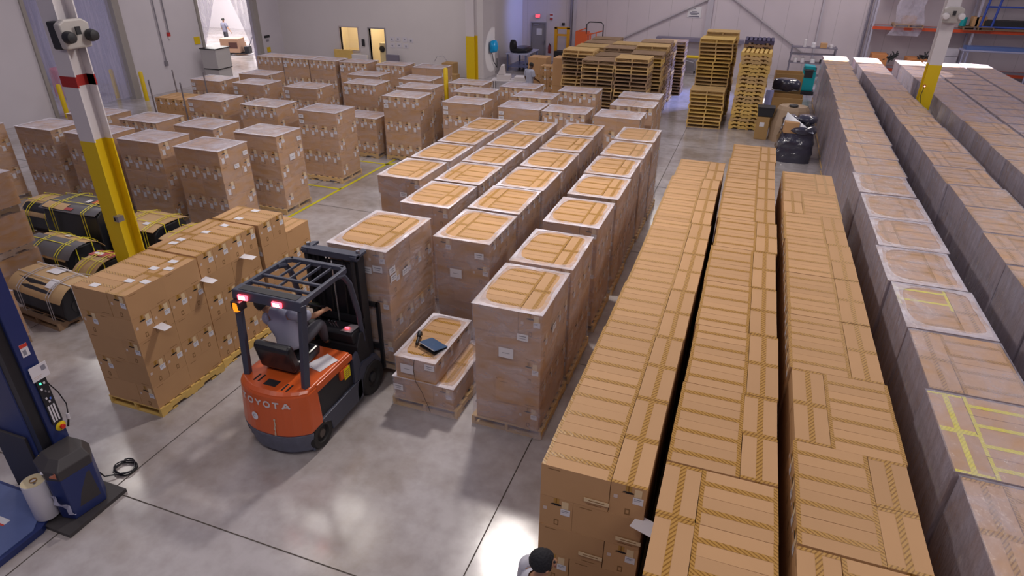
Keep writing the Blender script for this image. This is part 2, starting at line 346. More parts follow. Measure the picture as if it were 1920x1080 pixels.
# wall plinth and pilasters on the back wall
b = MB(); PILA = mat('wall_column_paint', (.50, .46, .52), .55)
for x0, x1 in ((-10.2, -10.02), (-2.86, -2.55), (2.75, 2.85), (4.85, 5.0)): b.box((x0, 38.28, 0), (x1, 38.4, WALLH), PILA)
struct(b.obj('trim_3'))
BR = mat('rod_paint', (.42, .38, .42), .5)
def tube_thing(name, pts, r, m, label, cat, n=8):
    return tag(MB().tube(pts, r, m, n).obj(name), label, cat)
tube_thing('wall_rod', [(-2.56, 38.3, 3.75), (-7.3, 38.3, 1.45)], .045, BR, 'thin diagonal brace on the back wall, rising from the pallet stacks towards the notice', 'rod')  # thin grey tube set along a diagonal line on the back wall
tube_thing('wall_rod', [(-1.7, 38.3, 3.75), (2.3, 38.3, 1.2)], .045, BR, 'thin diagonal brace on the back wall, falling towards the grey parts shelf', 'rod')
tube_thing('wall_pipe', [(-10.32, 38.32, 0.1), (-10.32, 38.32, 6)], .07, mat('dark_pipe', (.22, .2, .26), .5), 'dark vertical downpipe on the back wall beside the stacker', 'pipe')
tube_thing('wall_pipe', [(4.93, 38.2, .1), (4.93, 38.2, 6)], .05, mat('dark_pipe', (.22, .2, .26), .5), 'dark vertical pipe where the racking begins on the back wall', 'pipe')
# structural columns (H section) with painted feet
def column(x, y, nm, label, yel=2.9, red=None, rot=0):
    c = root(nm, (x, y, 0), rot)
    def hsec(z0, z1, m, name, g=0.0):
        b = MB(); s = .175 + g; f = .022 + g
        b.box((-s, -s, z0), (s, -s+f, z1), m).box((-s, s-f, z0), (s, s, z1), m).box((-f/2, -s+f, z0), (f/2, s-f, z1), m)
        return b.obj(name, c)
    hsec(yel, WALLH, WHITEP, 'upper_shaft'); hsec(0, yel, SAFETY, 'painted_foot', .002)
    if red: hsec(*red, REDBAND, 'red_band', .004)
    tag(c, label, 'column'); return c

# ------------------------------------------------------------------ cartons, pallets, loads
CW, CL, CH = .305, .61, .358
def carton_mesh(name, tp=TAPE, label=True, simple=False, extra=False):
    b = MB(); e = .0020; x, y = CW/2-e, CL/2-e; z = CH-e
    b.box((-x, -y, 0), (x, y, z), KRAFT); o = .0012
    def top(x0, y0, x1, y1, m, dz=0): b.quad([(x0, y0, z+o+dz), (x1, y0, z+o+dz), (x1, y1, z+o+dz), (x0, y1, z+o+dz)], m)
    top(-.026, -y, .026, y, tp, .0006); top(-x, -y, x, -y+.034, tp); top(-x, y-.034, x, y, tp)
    if simple: return b.mesh(name)
    for s in (-1, 1):   # tape folded down the ends
        yy = s*(y+o); p = [(-.026, yy, z), (.026, yy, z), (.026, yy, z-.06), (-.026, yy, z-.06)]
        b.quad(p if s < 0 else p[::-1], tp)
        xx = s*(x+o)
        for q, (yc, zz, ww) in enumerate(((-.19*s, z-.035, .055), (.18*s, .03, .065))):   # side print
            b.quad([(xx, yc-ww, zz), (xx, yc+ww, zz), (xx, yc+ww, zz+.008), (xx, yc-ww, zz+.008)][::s], INK)
    yy = -y-o
    def end(x0, z0, x1, z1, m, d=0): b.quad([(x0, yy-d, z0), (x1, yy-d, z0), (x1, yy-d, z1), (x0, yy-d, z1)], m)
    def endb(x0, z0, x1, z1, m): b.quad([(-x0, -yy, z0), (-x1, -yy, z0), (-x1, -yy, z1), (-x0, -yy, z1)], m)
    def hole(cx, cz, sgn):
        pts = [(cx + sgn*(.036*math.cos(a) + (.012 if math.cos(a) > 0 else -.012)), yy*sgn - .0008*sgn, cz + .012*math.sin(a)) for a in [2*PI*k/10 for k in range(10)]]
        b.quad(pts, DARK)
    hole(-.0, z-.075, 1); b.quad([(-.055, yy-.001, z-.085), (-.02, yy-.001, z-.085), (-.02, yy-.001, z-.078), (-.055, yy-.001, z-.078)], INK)
    end(.05, z-.105, .112, z-.018, TAN, .001); end(.042, z-.185, .130, z-.108, WHITE, .001); end(.052, z-.132, .115, z-.125, GREYINK, .002); end(.052, z-.147, .10, z-.142, GREYINK, .002)
    end(-.12, z-.165, -.085, z-.125, PINK, .001); end(-.015, .03, .03, .10, INK); end(-.005, .045, .02, .085, KRAFT, .0006)
    if extra: end(.040, z-.115, .118, z-.012, TAN, .0015); end(.036, z-.19, .132, z-.117, WHITE, .0015); end(-.085, z-.285, -.005, z-.16, WHITE, .0015)
    hole(0, z-.075, -1); endb(.05, z-.105, .112, z-.018, TAN); endb(.042, z-.185, .130, z-.108, WHITE)
    return b.mesh(name)
CARTON_G = carton_mesh('carton_two_labels', extra=True); CARTON = carton_mesh('carton'); CARTON_Y = carton_mesh('carton_yellow_tape', YTAPE)
SIMPLE = carton_mesh('carton_plain', simple=True)

def pallet_bm(w=1.22, d=1.016, m=PALLETWOOD, h=.14, notch=True):
    """deck boards run along y, stringers along x"""
    b = MB(); n = 7; bw = .09; gap = (w - n*bw)/(n-1)
    for i in range(n): b.box((-w/2+i*(bw+gap), -d/2, h-.018), (-w/2+i*(bw+gap)+bw, d/2, h), m)
    for i in (0, 1, 3, 5, 6): b.box((-w/2+i*(bw+gap), -d/2, 0), (-w/2+i*(bw+gap)+bw, d/2, .018), m)
    for yy in (-d/2, -.02, d/2-.04):
        if notch: b.prism([(-w/2, .018), (-w*.36, .018), (-w*.34, .055), (-w*.16, .055), (-w*.14, .018), (w*.14, .018), (w*.16, .055), (w*.34, .055), (w*.36, .018), (w/2, .018), (w/2, h-.018), (-w/2, h-.018)][::-1], yy, yy+.04, m, 'y')
        else: b.box((-w/2, yy, .018), (w/2, yy+.04, h-.018), m)
    return b
PAL = pallet_bm().mesh('pallet')                         # under the loads: stringers along local x
def stack_pallet(m, nm, w=1.22, d=1.016):
    """seen from its stringer-end side: three blocks and two dark openings (lead boards along x)"""
    b = MB(); h = .135; n = 7; bw = .095; gap = (d - n*bw)/(n-1)
    for i in range(n): b.box((-w/2, -d/2+i*(bw+gap), h-.02), (w/2, -d/2+i*(bw+gap)+bw, h), m)
    for i in (0, 2, 4, 6): b.box((-w/2, -d/2+i*(bw+gap), 0), (w/2, -d/2+i*(bw+gap)+bw, .02), m)
    for xx in (-w/2, -.02, w/2-.04):
        b.prism([(-d/2, .02), (-d*.36, .02), (-d*.34, .055), (-d*.16, .055), (-d*.14, .02), (d*.14, .02), (d*.16, .055), (d*.34, .055), (d*.36, .02), (d/2, .02), (d/2, h-.02), (-d/2, h-.02)], xx, xx+.04, m, 'x')
    return b.mesh(nm)
SP_NEW = stack_pallet(PALLETWOOD, 'pallet_new'); SP_OLD = stack_pallet(OLDWOOD, 'pallet_old'); SP_YEL = stack_pallet(YELWOOD, 'pallet_yellow')

def layout(par):
    """six cartons of one layer; load is 1.22 (x) by .915 (y); (x, y, rot)"""
    A = [(-.305, -.305, -PI/2), (.305, -.305, PI/2)] + [(-.4575+.305*k, .1525, PI) for k in range(4)]
    return A if par == 0 else [(-x, -y, r+PI) for x, y, r in A]
def touch(x, y, r, faces):
    alongx = abs(math.sin(r)) > .5; hx, hy = (CL/2, CW/2) if alongx else (CW/2, CL/2)
    return ('-x' in faces and x-hx < -.6) or ('+x' in faces and x+hx > .6) or ('-y' in faces and y-hy < -.45) or ('+y' in faces and y+hy > .45)

def film_side(W, D, z0, z1, m, bulge=.0):
    b = MB(); nz = 3; r = .03
    pts = []
    for cx, cy, a0 in ((W/2-r, -D/2+r, -PI/2), (W/2-r, D/2-r, 0), (-W/2+r, D/2-r, PI/2), (-W/2+r, -D/2+r, PI)):
        pts += [(cx+r*math.cos(a0+k*PI/4), cy+r*math.sin(a0+k*PI/4)) for k in range(3)]
    n = len(pts); vs = []; fs = []
    zz_ = [z0, .145, z0+(z1-z0)*.4, z1] if z0 < .04 and z1 > .5 else [z0+(z1-z0)*i/nz for i in range(nz+1)]
    for i, z in enumerate(zz_):
        k_ = 1.0 if (i > 1 or z0 >= .04) else (1.09 if i == 0 else 1.055)
        for (x, y) in pts: vs.append((x*(1.0 if k_ == 1 else 1.012), y*k_, z))
    for i in range(nz):
        for k in range(n): fs.append((i*n+k, i*n+(k+1) % n, (i+1)*n+(k+1) % n, (i+1)*n+k))
    b.add(vs, fs, m); return b
def film_top(W, D, z, m, hole, b, inner=None):
    if not hole:
        b.quad([(-W/2, -D/2, z), (W/2, -D/2, z), (W/2, D/2, z), (-W/2, D/2, z)], m); return b
    N = 48; vs = []; fs = []; hx, hy = W/2-.105, D/2-.085; ca = math.atan2(D, W); near = set()
    corners = {}
    for c0 in (ca, PI-ca, PI+ca, 2*PI-ca):
        corners[min(range(N), key=lambda i: abs(2*PI*(i+.5)/N-c0))] = c0
    for i in range(N):
        a = 2*PI*(i+.5)/N
        if i in corners: a = corners[i]
        c, s = math.cos(a), math.sin(a); k = min(W/2/abs(c), D/2/abs(s))
        wob = 1 + .025*math.sin(3*a+1.3+W)+.02*math.sin(7*a); q = (abs(c/hx)**6+abs(s/hy)**6)**(-1/6)*wob; k2 = k*.5+q*.5+.012*math.sin(5*a)
        vs += [(c*k, s*k, z), (c*k2, s*k2, z+.003), (c*q, s*q, z+.004)]
    for i in range(N):
        j = (i+1) % N; fs.append((3*i, 3*j, 3*j+1, 3*i+1))
    f2 = [(3*i+1, 3*((i+1) % N)+1, 3*((i+1) % N)+2, 3*i+2) for i in range(N)]
    n0 = len(b.v); b.add(vs, fs, m); i_ = b.mi(F_INNER)
    for f in f2: b.f.append(tuple(n0+k for k in f)); b.m.append(i_)
    return b
FILMS = {}
def get_film(kind, H):
    k = (kind, round(H, 3))
    if k in FILMS: return FILMS[k]
    W, D = 1.22+.03, .915+.03; zt = H+.006
    if kind == 'open':  b = film_side(W, D, .01, zt, F_SIDE2); film_top(W, D, zt, F_RIM, True, b)
    elif kind == 'full': b = film_side(W, D, .03, zt, F_SIDE); film_top(W, D, zt, F_TOP, False, b); film_top(W, D, zt+.004, F_RIM, True, b)
    elif kind == 'grey': b = film_side(W, D, .03, zt, F_GREY); film_top(W, D, zt, F_GTOP, False, b); film_top(W, D, zt+.004, F_TOP, True, b)
    elif kind == 'thin': b = film_side(W, D, .03, zt, F_GREY); film_top(W, D, zt, F_GTOP, False, b)
    else: b = film_side(W, D, .03, zt, F_GREY); film_top(W, D, zt, F_VIOLET, False, b)
    FILMS[k] = b.mesh('stretch_film_' + kind, True); return FILMS[k]
STK = MB().quad([(-.075, 0, -.05), (.075, 0, -.05), (.075, 0, .05), (-.075, 0, .05)], WHITE).quad([(-.05, -.001, .01), (.05, -.001, .01), (.05, -.001, .022), (-.05, -.001, .022)], GREYINK).quad([(-.04, -.001, -.02), (.04, -.001, -.02), (.04, -.001, -.012), (-.04, -.001, -.012)], GREYINK).mesh('shipping_label')
BIG = MB().quad([(-.10, 0, -.075), (.10, 0, -.075), (.10, 0, .075), (-.10, 0, .075)], WHITE).quad([(-.05, -.001, -.005), (.05, -.001, -.005), (.05, -.001, .003), (-.05, -.001, .003)], GREYINK).mesh('packing_sheet')
CORE = {}
def core_mesh(H):
    k = round(H, 3)
    if k not in CORE: CORE[k] = MB().box((-.59, -.44, .15), (.59, .44, H-CH-.01), KRAFT).mesh('inner_carton')
    return CORE[k]
def load(x, y, rot, label, layers=5, par=0, kind='open', faces=('-y', '+x'), group=None, z=0.0, stickers=(), ctn=None, name='wrapped_pallet_load', fscale=1.0, toponly=False, big=None, scl=None):
    r = root(name, (x, y, z), rot); H = .14 + layers*CH
    inst(PAL, 'pallet', (0, 0, 0), 0, r)
    for k in range(layers):
        top = k == layers-1
        for (cx, cy, cr) in layout((layers-1-k+par) % 2):
            if top or (not toponly and touch(cx, cy, cr, faces)):
                inst(ctn or CARTON, 'carton', (cx + random.uniform(-.003, .003), cy + random.uniform(-.003, .003), .14+k*CH), cr, r)
    o = inst(core_mesh(H), 'inner_carton_block', (0, 0, 0), 0, r); o['kind'] = 'stuff'
    inst(get_film(kind, H), 'stretch_film', (0, 0, 0), 0, r)
    for (face, u, zz, big_) in stickers:
        a = {'-y': 0, '+x': PI/2, '+y': PI, '-x': -PI/2}[face]; D = .475 if face[1] == 'y' else .627
        p = Matrix.Rotation(a, 3, 'Z') @ Vector((u, -D-.004, 0)); inst(BIG if big_ else STK, 'packing_sheet' if big_ else 'shipping_label', (p.x, p.y, zz), a, r)
    if scl: r.scale = scl
    tag(r, label, 'wrapped load', group); return r

# four-wide block of wrapped loads in the middle
R90 = PI/2
def dl(x, y, **k): return load(x, y, R90, **k)
for i in range(7):
    pos = ['at the aisle end', 'second from the aisle end', 'third from the aisle end', 'fourth from the aisle end', 'fifth from the aisle end', 'sixth from the aisle end', 'at the far end'][i]
    Y = [6.99, 8.33, 9.92, 11.35, 12.68, 14.06, 15.45][i]
    dl(-2.355 + random.uniform(-.02, .02), Y, label='clear-wrapped load %s of the block row beside the open cartons' % pos, par=i % 2 * 0 + 0, kind='open', group='clear wrapped loads in the four-row block',
       stickers=[('-x', .22, 1.58, False)] + ([('-x', 0, 1.30, True), ('-y', -.1, 1.5, False)] if i == 0 else []))
for i, Y in enumerate([8.72, 10.05, 11.33, 12.67, 14.03, 15.37]):
    dl(-3.74 + random.uniform(-.02, .02), Y, label='clear-wrapped load in the second row of the block, %s behind the laptop load' % ORD[i], group='clear wrapped loads in the four-row block',
       par=1 if i in (0, 1) else 0, stickers=[('-x', .3, 1.72, False)] + ([('-x', -.1, 1.36, True)] if i == 0 else []))
for i, Y in enumerate([9.87, 11.2, 12.53, 13.87, 15.2]):
    dl(-4.96 + random.uniform(-.02, .02), Y, label='clear-wrapped load in the row ahead of the forklift, %s beyond the raised load' % ORD[i], group='clear wrapped loads in the four-row block', par=1 if i == 1 else 0,
       stickers=[('-x', -.2, 1.6, False)])
for i, Y in enumerate([11.05, 12.4, 13.75, 15.05]):
    dl(-6.11 + random.uniform(-.02, .02), Y, label='clear-wrapped load in the outermost row beside the lined aisle, %s from its near end' % ORD[i], group='clear wrapped loads in the four-row block', stickers=[('-x', .1, 1.6, False)])
# the load on the forks
lf = load(-4.82, 7.60, R90 - .01, 'tall clear-wrapped carton load raised on the forks of the orange forklift', kind='open', z=.17, group='clear wrapped loads in the four-row block',
          stickers=[('-x', .15, 1.62, False), ('-x', .32, 1.66, False), ('-x', 0.02, 1.35, True), ('-y', -.52, 1.62, False), ('-y', -.5, 1.5, False), ('-y', -.2, 1.45, False)], scl=(1.1, 1.04, 1.02))

# low two-tier load with the laptop
lr = root('low_wrapped_load', (-3.60, 6.98, 0), R90)
inst(PAL, 'pallet', (0, 0, 0), 0, lr)
for (cx, cy, cr) in layout(0): inst(CARTON, 'carton', (cx, cy, .14), cr, lr)
for k in range(4): inst(CARTON, 'carton', (-.4575+.305*k, .10, .14+CH), PI, lr)
b = film_side(1.26, .96, .01, .515, F_SIDE2); film_top(1.26, .96, .515, F_RIM, True, b); b.obj('lower_film', lr, smooth=True)
b = film_side(1.25, .645, .05, .372, F_SIDE2); film_top(1.25, .645, .372, F_RIM, True, b)
b.add([(-.62, -.475, .02), (.63, -.475, .02), (.63, -.32, .36), (.2, -.322, .30), (-.3, -.322, .05)], [(0, 1, 2, 3, 4)], F_SIDE)
o = b.obj('upper_film', lr, smooth=True); o.location = (0, .10, .505)
o = inst(BIG, 'packing_sheet', (-.636, .22, .70), -PI/2, lr); inst(STK, 'shipping_label', (-.636, -.13, .80), -PI/2, lr); inst(STK, 'shipping_label', (-.642, .38, .36), -PI/2, lr)
tag(lr, 'low two-tier wrapped carton load carrying the blue laptop', 'wrapped load')

# ------------------------------------------------------------------ loads on the far side of the lined aisle
ROWD = {1: 'in the rank behind the machines', 2: 'in the second rank behind the machines', 3: 'in the third rank', 4: 'in the fourth rank',
        5: 'in the fifth rank', 6: 'in the sixth rank', 7: 'in the back rank by the office'}
# x, y, layer parity, film, stickers on front
GL = [(1, [(-17.95, 10.2, 0), (-16.2, 11.0, 0), (-14.55, 11.0, 0), (-12.92, 11.05, 0), (-11.2, 11.0, 0)]),
      (2, [(-16.25, 12.42, 0), (-14.46, 12.47, 1), (-12.7, 12.5, 0), (-10.85, 12.5, 0)]),
      (3, [(-14.8, 15.1, 0), (-12.85, 15.05, 1), (-10.93, 15.06, 0)]),
      (4, [(-17.1, 17.6, 0), (-15.35, 17.6, 0), (-13.4, 17.7, 0), (-9.77, 17.62, 1), (-7.72, 17.5, 0), (-5.98, 17.48, 0), (-4.66, 17.45, 1), (-3.18, 17.4, 0)]),
      (5, [(-16.4, 19.1, 0), (-12.02, 18.95, 1), (-10.05, 19.0, 0), (-8.08, 19.0, 1), (-6.1, 19.02, 1), (-3.07, 18.93, 1)]),
      (6, [(-12.8, 20.38, 0), (-10.72, 20.3, 0), (-8.82, 20.27, 1), (-7.02, 20.33, 1), (-5.05, 20.32, 1), (-3.1, 20.2, 0)]),
      (7, [(-18.6, 22.7, 1), (-17.33, 22.72, 1), (-16.06, 22.7, 1), (-14.65, 22.7, 1), (-13.02, 22.7, 1), (-11.45, 22.66, 0)])]
for rk, lst in GL:
    n = len(lst)
    for i, (x, y, par) in enumerate(lst):
        where = 'at the yellow line' if i == n-1 else ORD[n-1-i] + ' from the yellow line'
        if rk >= 4: where = 'at the pallet-yard end' if i == n-1 else ORD[n-1-i] + ' in from the pallet-yard end'
        if rk == 7: where = 'at its column end' if i == n-1 else ORD[n-1-i] + ' in from the column end'
        kind = 'full'
        st = []
        if (rk, i) in ((3, 0), (3, 2), (4, 3), (4, 4), (5, 1), (6, 1), (7, 3), (7, 1), (5, 2), (7, 4), (4, 5), (4, 1), (4, 2), (4, 0), (6, 0)):
            st = [('-y', -.5, 1.78, False), ('-y', -.5, 1.64, False)]
        if (rk, i) in ((1, 4), (2, 2), (2, 3)): st = [('+x', .33, 1.72, False)]
        if (rk, i) == (2, 3): st.append(('+x', .0, 1.35, True))
        if (rk, i) == (1, 4): st.append(('+x', .0, 1.5, False))
        load(x, y, random.uniform(-.015, .015), 'film-wrapped load %s, %s' % (ROWD[rk], where), par=par, kind=kind, faces=('-y', '+x'), stickers=st, group='wrapped carton loads beyond the lined aisle', ctn=CARTON_G)
load(-11.25, 17.55, 0, 'short three-layer carton load under clear film between two taller loads', layers=3, par=1, kind='full', group='wrapped carton loads beyond the lined aisle', ctn=CARTON_G)
# caged cart with cartons
c = root('cage_cart', (-17.2, 16.1, 0), 0)
for sx in (-.64, .64):
    for sy in (-.5, .5): MB().tube([(sx, sy, .05), (sx, sy, 2.15 if sy < 0 else 2.3)], .022, STEEL).obj('corner_post', c)
MB().box((-.66, -.52, .12), (.66, .52, .17), STEEL).obj('deck', c)
for sx in (-.55, .55):
    for sy in (-.42, .42): MB().wheel((sx, sy, .06), .06, .035, BLACKR, STEEL, 12).obj('castor', c)
tag(c, 'grey cage cart with tall corner posts, loaded with cartons', 'cart')
for k in range(4):
    for (cx, cy, cr) in layout(k % 2):
        if k == 3 or touch(cx, cy, cr, ('-y', '+x')):
            o = inst(CARTON, 'carton', (-17.2+cx, 16.1+cy, .17+k*CH), cr)
            tag(o, 'brown carton riding in the grey cage cart', 'carton', 'cartons in the cage cart')
o = inst(core_mesh(.14+4*CH), 'carton_core', (-17.2, 16.1, .03)); tag(o, 'inner cartons packed in the middle of the cage cart', 'carton', kind='stuff')

# ------------------------------------------------------------------ hazy wrapped rows towards the racking
def rl(x, y, label, g, far, core, kind='grey', ctn=None, toponly=False, rot=R90, par=0):
    return load(x, y, rot, label, par=par, kind=kind, faces=('-x', '+y'), group=g, ctn=ctn, toponly=toponly)
P = 1.272
for i in range(22):
    y = 4.48 + P*i + (0.04 if i > 6 else 0)
    if y > 31.4: break
    t_ = 'with bright yellow tape on its cartons' if i in (1, 2) else 'with plain tape'
    if i == 1: t_ = 'with yellow tape on every carton'
    if i == 2: t_ = 'with plain tape'
    if i == 3: t_ = 'with some yellow tape'
    l_ = 'hazy load %s, %s along the row beside the open cartons' % (t_, ORD[i])
    l_ = l_.replace(' right of', ' beyond')
    c_ = CARTON_Y if i == 1 else CARTON
    L = rl(2.68 + max(0, y-12)*.026 + random.uniform(-.03, .03), y, l_, 'hazy wrapped loads, first row', i > 8, 0, 'thin' if i < 3 else ('grey' if i < 8 else 'thin'), c_, par=1 if i not in (3, 4, 6) else 0)
    if i == 3:
        for o in [o for o in L.children if o.name.startswith('carton')][-2:]: o.data = CARTON_Y
for i in range(20):
    y = 6.95 + P*i
    if y > 31.4: break
    rl(4.34 + random.uniform(-.03, .03), y, 'hazy load %s along the second hazy row' % ORD[i], 'hazy wrapped loads, second row', i > 8, 0, 'thin' if i < 14 else 'dense', CARTON, par=i % 2)
for i in range(14):
    y = 14.4 + P*i
    if y > 31.6: break
    rl(5.93 + random.uniform(-.02, .02), y, 'hazy load %s along the third hazy row' % ORD[i], 'hazy wrapped loads, third row', i > 8, 0, 'thin' if i < 5 else 'dense', CARTON, toponly=i > 4)
for i in range(14):
    y = 17.6 + 1.03*i
    if y > 31.2: break
    rl(7.10, y, 'violet-tinged load %s along the fourth hazy row, turned crosswise' % ORD[i], 'hazy wrapped loads, fourth row', True, 0, 'dense', CARTON, toponly=True, rot=0, par=i % 2)
for i in range(8):
    y = 22.2 + P*i
    if y > 31.2: break
    rl(8.28, y, 'violet-tinged load %s along the fifth hazy row, beside the racking' % ORD[i], 'hazy wrapped loads, fifth row', True, 0, 'dense', CARTON, toponly=True)

# ------------------------------------------------------------------ open rows: every carton stands by itself
stuff = MB(); PALN = pallet_bm(1.22, .965, YELWOOD).mesh('pallet_yellowish')
CARD_V = [tuple(v.co) for v in SIMPLE.vertices]; CARD_F = [tuple(p.vertices) for p in SIMPLE.polygons]; CARD_M = [SIMPLE.materials[p.material_index] for p in SIMPLE.polygons]
def stuff_carton(x, y, z, r):
    T = Matrix.Translation((x, y, z)) @ Matrix.Rotation(r, 4, 'Z'); n = len(stuff.v)
    stuff.v += [tuple(T @ Vector(v)) for v in CARD_V]
    for f, mm in zip(CARD_F, CARD_M): stuff.f.append(tuple(n+k for k in f)); stuff.m.append(stuff.mi(mm))
def open_load(x, y, par, rowname, counter, front=False, layers=5, faces=(), toplist=None, z0=0.14):
    q = inst(PALN, 'pallet', (x, y, 0), R90); tag(q, 'wooden pallet under the stacked cartons of %s' % rowname, 'pallet', 'pallets under %s' % rowname)
    for k in range(layers):
        for (cx, cy, cr) in layout((layers-1-k+par) % 2):
            wx_, wy_ = x - cy, y + cx; z = z0 + k*CH; rr = cr + R90; top = k == layers-1
            vis = top or touch(cx, cy, cr, faces)
            if not vis: stuff_carton(wx_, wy_, z, rr); continue
            lie = 'crosswise' if abs(math.cos(rr)) < .5 else 'lengthwise'
            jx, jy = random.uniform(-.002, .002), random.uniform(-.002, .002)
            o = inst(CARTON, 'carton', (wx_+jx, wy_+jy, z), rr + random.uniform(-.005, .005)*(1 if top else .3))
            key = (rowname, lie, top, '' if top else k)
            counter.setdefault(key, []).append((wy_, wx_, o, lie, top, layers-1-k))
def label_cartons(counter, end='the near end'):
    for key, lst in counter.items():
        rowname, lie, top, k = key
        lst.sort(key=lambda t: (round(t[0], 1), t[1]))
        for i, (yy, xx, o, l_, tp, down) in enumerate(lst):
            if top: s = '%s carton on top of %s, %s from %s' % (lie, rowname, ORD[i], end)
            else: s = '%s carton %s layer%s down in %s, %s from %s' % (lie, ['', 'one', 'two', 'three', 'four'][down], '' if down == 1 else 's', rowname, ORD[i], end)
            tag(o, s, 'carton', 'loose cartons of ' + rowname)
cnt = {}
# first row: y from 3.99, eight loads
for i in range(8): open_load(-.685 + random.uniform(-.02, .02), 3.99 + .61 + 1.222*i, 0, 'the first open row', cnt, faces=('-x',) if i == 0 else ())
for i in range(10):
    y = 2.57 + .61 + 1.225*i + (.0 if i else -.01)
    open_load(.315 + random.uniform(-.025, .025), y + .62, 1 if i == 0 else 0, 'the middle open row', cnt)
for i, (yy, pr_) in enumerate([(2.62, 1), (3.86, 0), (5.08, 1), (6.0+.3, 0), (7.53, 0), (8.76, 0), (9.98, 0), (11.2, 1), (12.42, 0)]):
    open_load(1.36 + random.uniform(-.02, .02), yy + .61 - .62*(1 if False else 0), pr_, 'the third open row', cnt, faces=())
label_cartons(cnt)
# flat stack by the forklift
cnt = {}
RN = 'the long forklift-side stack'
open_load(-7.46, 5.57, 0, RN, cnt, faces=('-x', '-y'))
open_load(-7.50, 6.83, 1, RN, cnt, faces=('-y',))
# third load: one more crosswise pair on top of four full layers
q = inst(PALN, 'pallet', (-7.46, 8.09, 0), R90); tag(q, 'wooden pallet under the stacked cartons of %s' % RN, 'pallet', 'pallets under %s' % RN)
for k in range(5):
    for (cx, cy, cr) in layout((4-k+1) % 2):
        wx_, wy_ = -7.46 - cy, 8.09 + cx; z = .14 + k*CH; rr = cr + R90
        if k == 4 and cx > .1: continue
        if not (k >= 3 or touch(cx, cy, cr, ('-y', '+x'))): stuff_carton(wx_, wy_, z, rr); continue
        lie = 'crosswise' if abs(math.cos(rr)) < .5 else 'lengthwise'; top = k == 4
        o = inst(CARTON, 'carton', (wx_, wy_, z), rr); cnt.setdefault((RN, lie, top, '' if top else k), []).append((wy_, wx_, o, lie, top, 4-k))
label_cartons(cnt, 'its pallet-jack end' if False else 'its near end')
# white slips on the top cartons of the stack and paper tongues sticking out of its side
slips = [(-7.72, 5.06), (-7.35, 5.2), (-7.36, 5.62), (-7.07, 5.12), (-7.4, 5.93), (-7.06, 5.7), (-7.72, 6.45), (-7.74, 6.95), (-7.3, 6.85), (-7.62, 7.2), (-7.62, 7.62), (-7.6, 8.0)]
slips = [(-7.62, 5.07), (-7.30, 5.32), (-7.30, 5.72), (-7.08, 5.37), (-7.22, 5.98), (-7.10, 5.78), (-7.72, 6.62), (-7.58, 6.98), (-7.72, 6.48), (-7.5, 7.3), (-7.5, 7.62), (-7.48, 8.0)]
for i, (x, y) in enumerate(slips):
    o = MB().box((-.065, -.045, 0), (.065, .045, .002), WHITE).obj('paper_slip', None, (x, y, .14+5*CH+.002), random.uniform(-.15, .15)); tag(o, 'small white slip lying on top of the stack beside the forklift', 'paper', 'white slips on the forklift-side stack')
for i, (y, z) in enumerate(((5.30, 1.32), (6.22, 1.58), (7.05, 1.585))):
    b = MB().add([(-.05, -.07, .0), (.16, -.06, -.02), (.17, .06, -.02), (-.05, .08, 0), (-.05, -.07, .003), (.16, -.06, -.017), (.17, .06, -.017), (-.05, .08, .003)], [(0,1,2,3)[::-1], (4,5,6,7), (0,1,5,4), (1,2,6,5), (2,3,7,6)], WHITE)
    o = b.obj('paper_sheet', None, (-6.98, y, z), .1*i); tag(o, ['white sheet sticking out low between cartons at the corner of the forklift-side stack', 'white sheet sticking out between cartons behind the forklift guard', 'white sheet sticking out between cartons towards the far end of the stack'][i], 'paper')
# paper tag stuck out of the first open row
o = MB().box((-.05, -.1, 0), (.14, .06, .003), WHITE).obj('paper_sheet', None, (-.26, 3.98, 1.58), -.3); tag(o, 'creased white sheet hanging from the near corner of the first open row', 'paper')
so = stuff.obj('lower_carton'); tag(so, 'unlabelled cartons buried in the lower layers of the open rows', 'carton', kind='stuff')
# long kraft tags on the near face of the first open row
TAGM = MB().quad([(-.13, 0, -.022), (.13, 0, -.022), (.13, 0, .022), (-.13, 0, .022)], TAN).quad([(-.08, -.001, -.004), (.08, -.001, -.004), (.08, -.001, .004), (-.08, -.001, .004)], INK).mesh('long_tag')
for x, z, t_ in ((-.645, 1.66, 'upper long tan paper tag on the near face of the first open row'), (-.34, 1.305, 'middle long tan paper tag on the near face of the first open row'), (-.655, .98, 'lowest long tan paper tag on the near face of the first open row')):
    o = MB().box((-.11, -.002, -.022), (.11, 0, .022), TAN).box((-.07, -.003, -.004), (.07, -.002, .004), INK).obj('paper_tag', None, (x, 3.982, z)); tag(o, t_, 'paper')

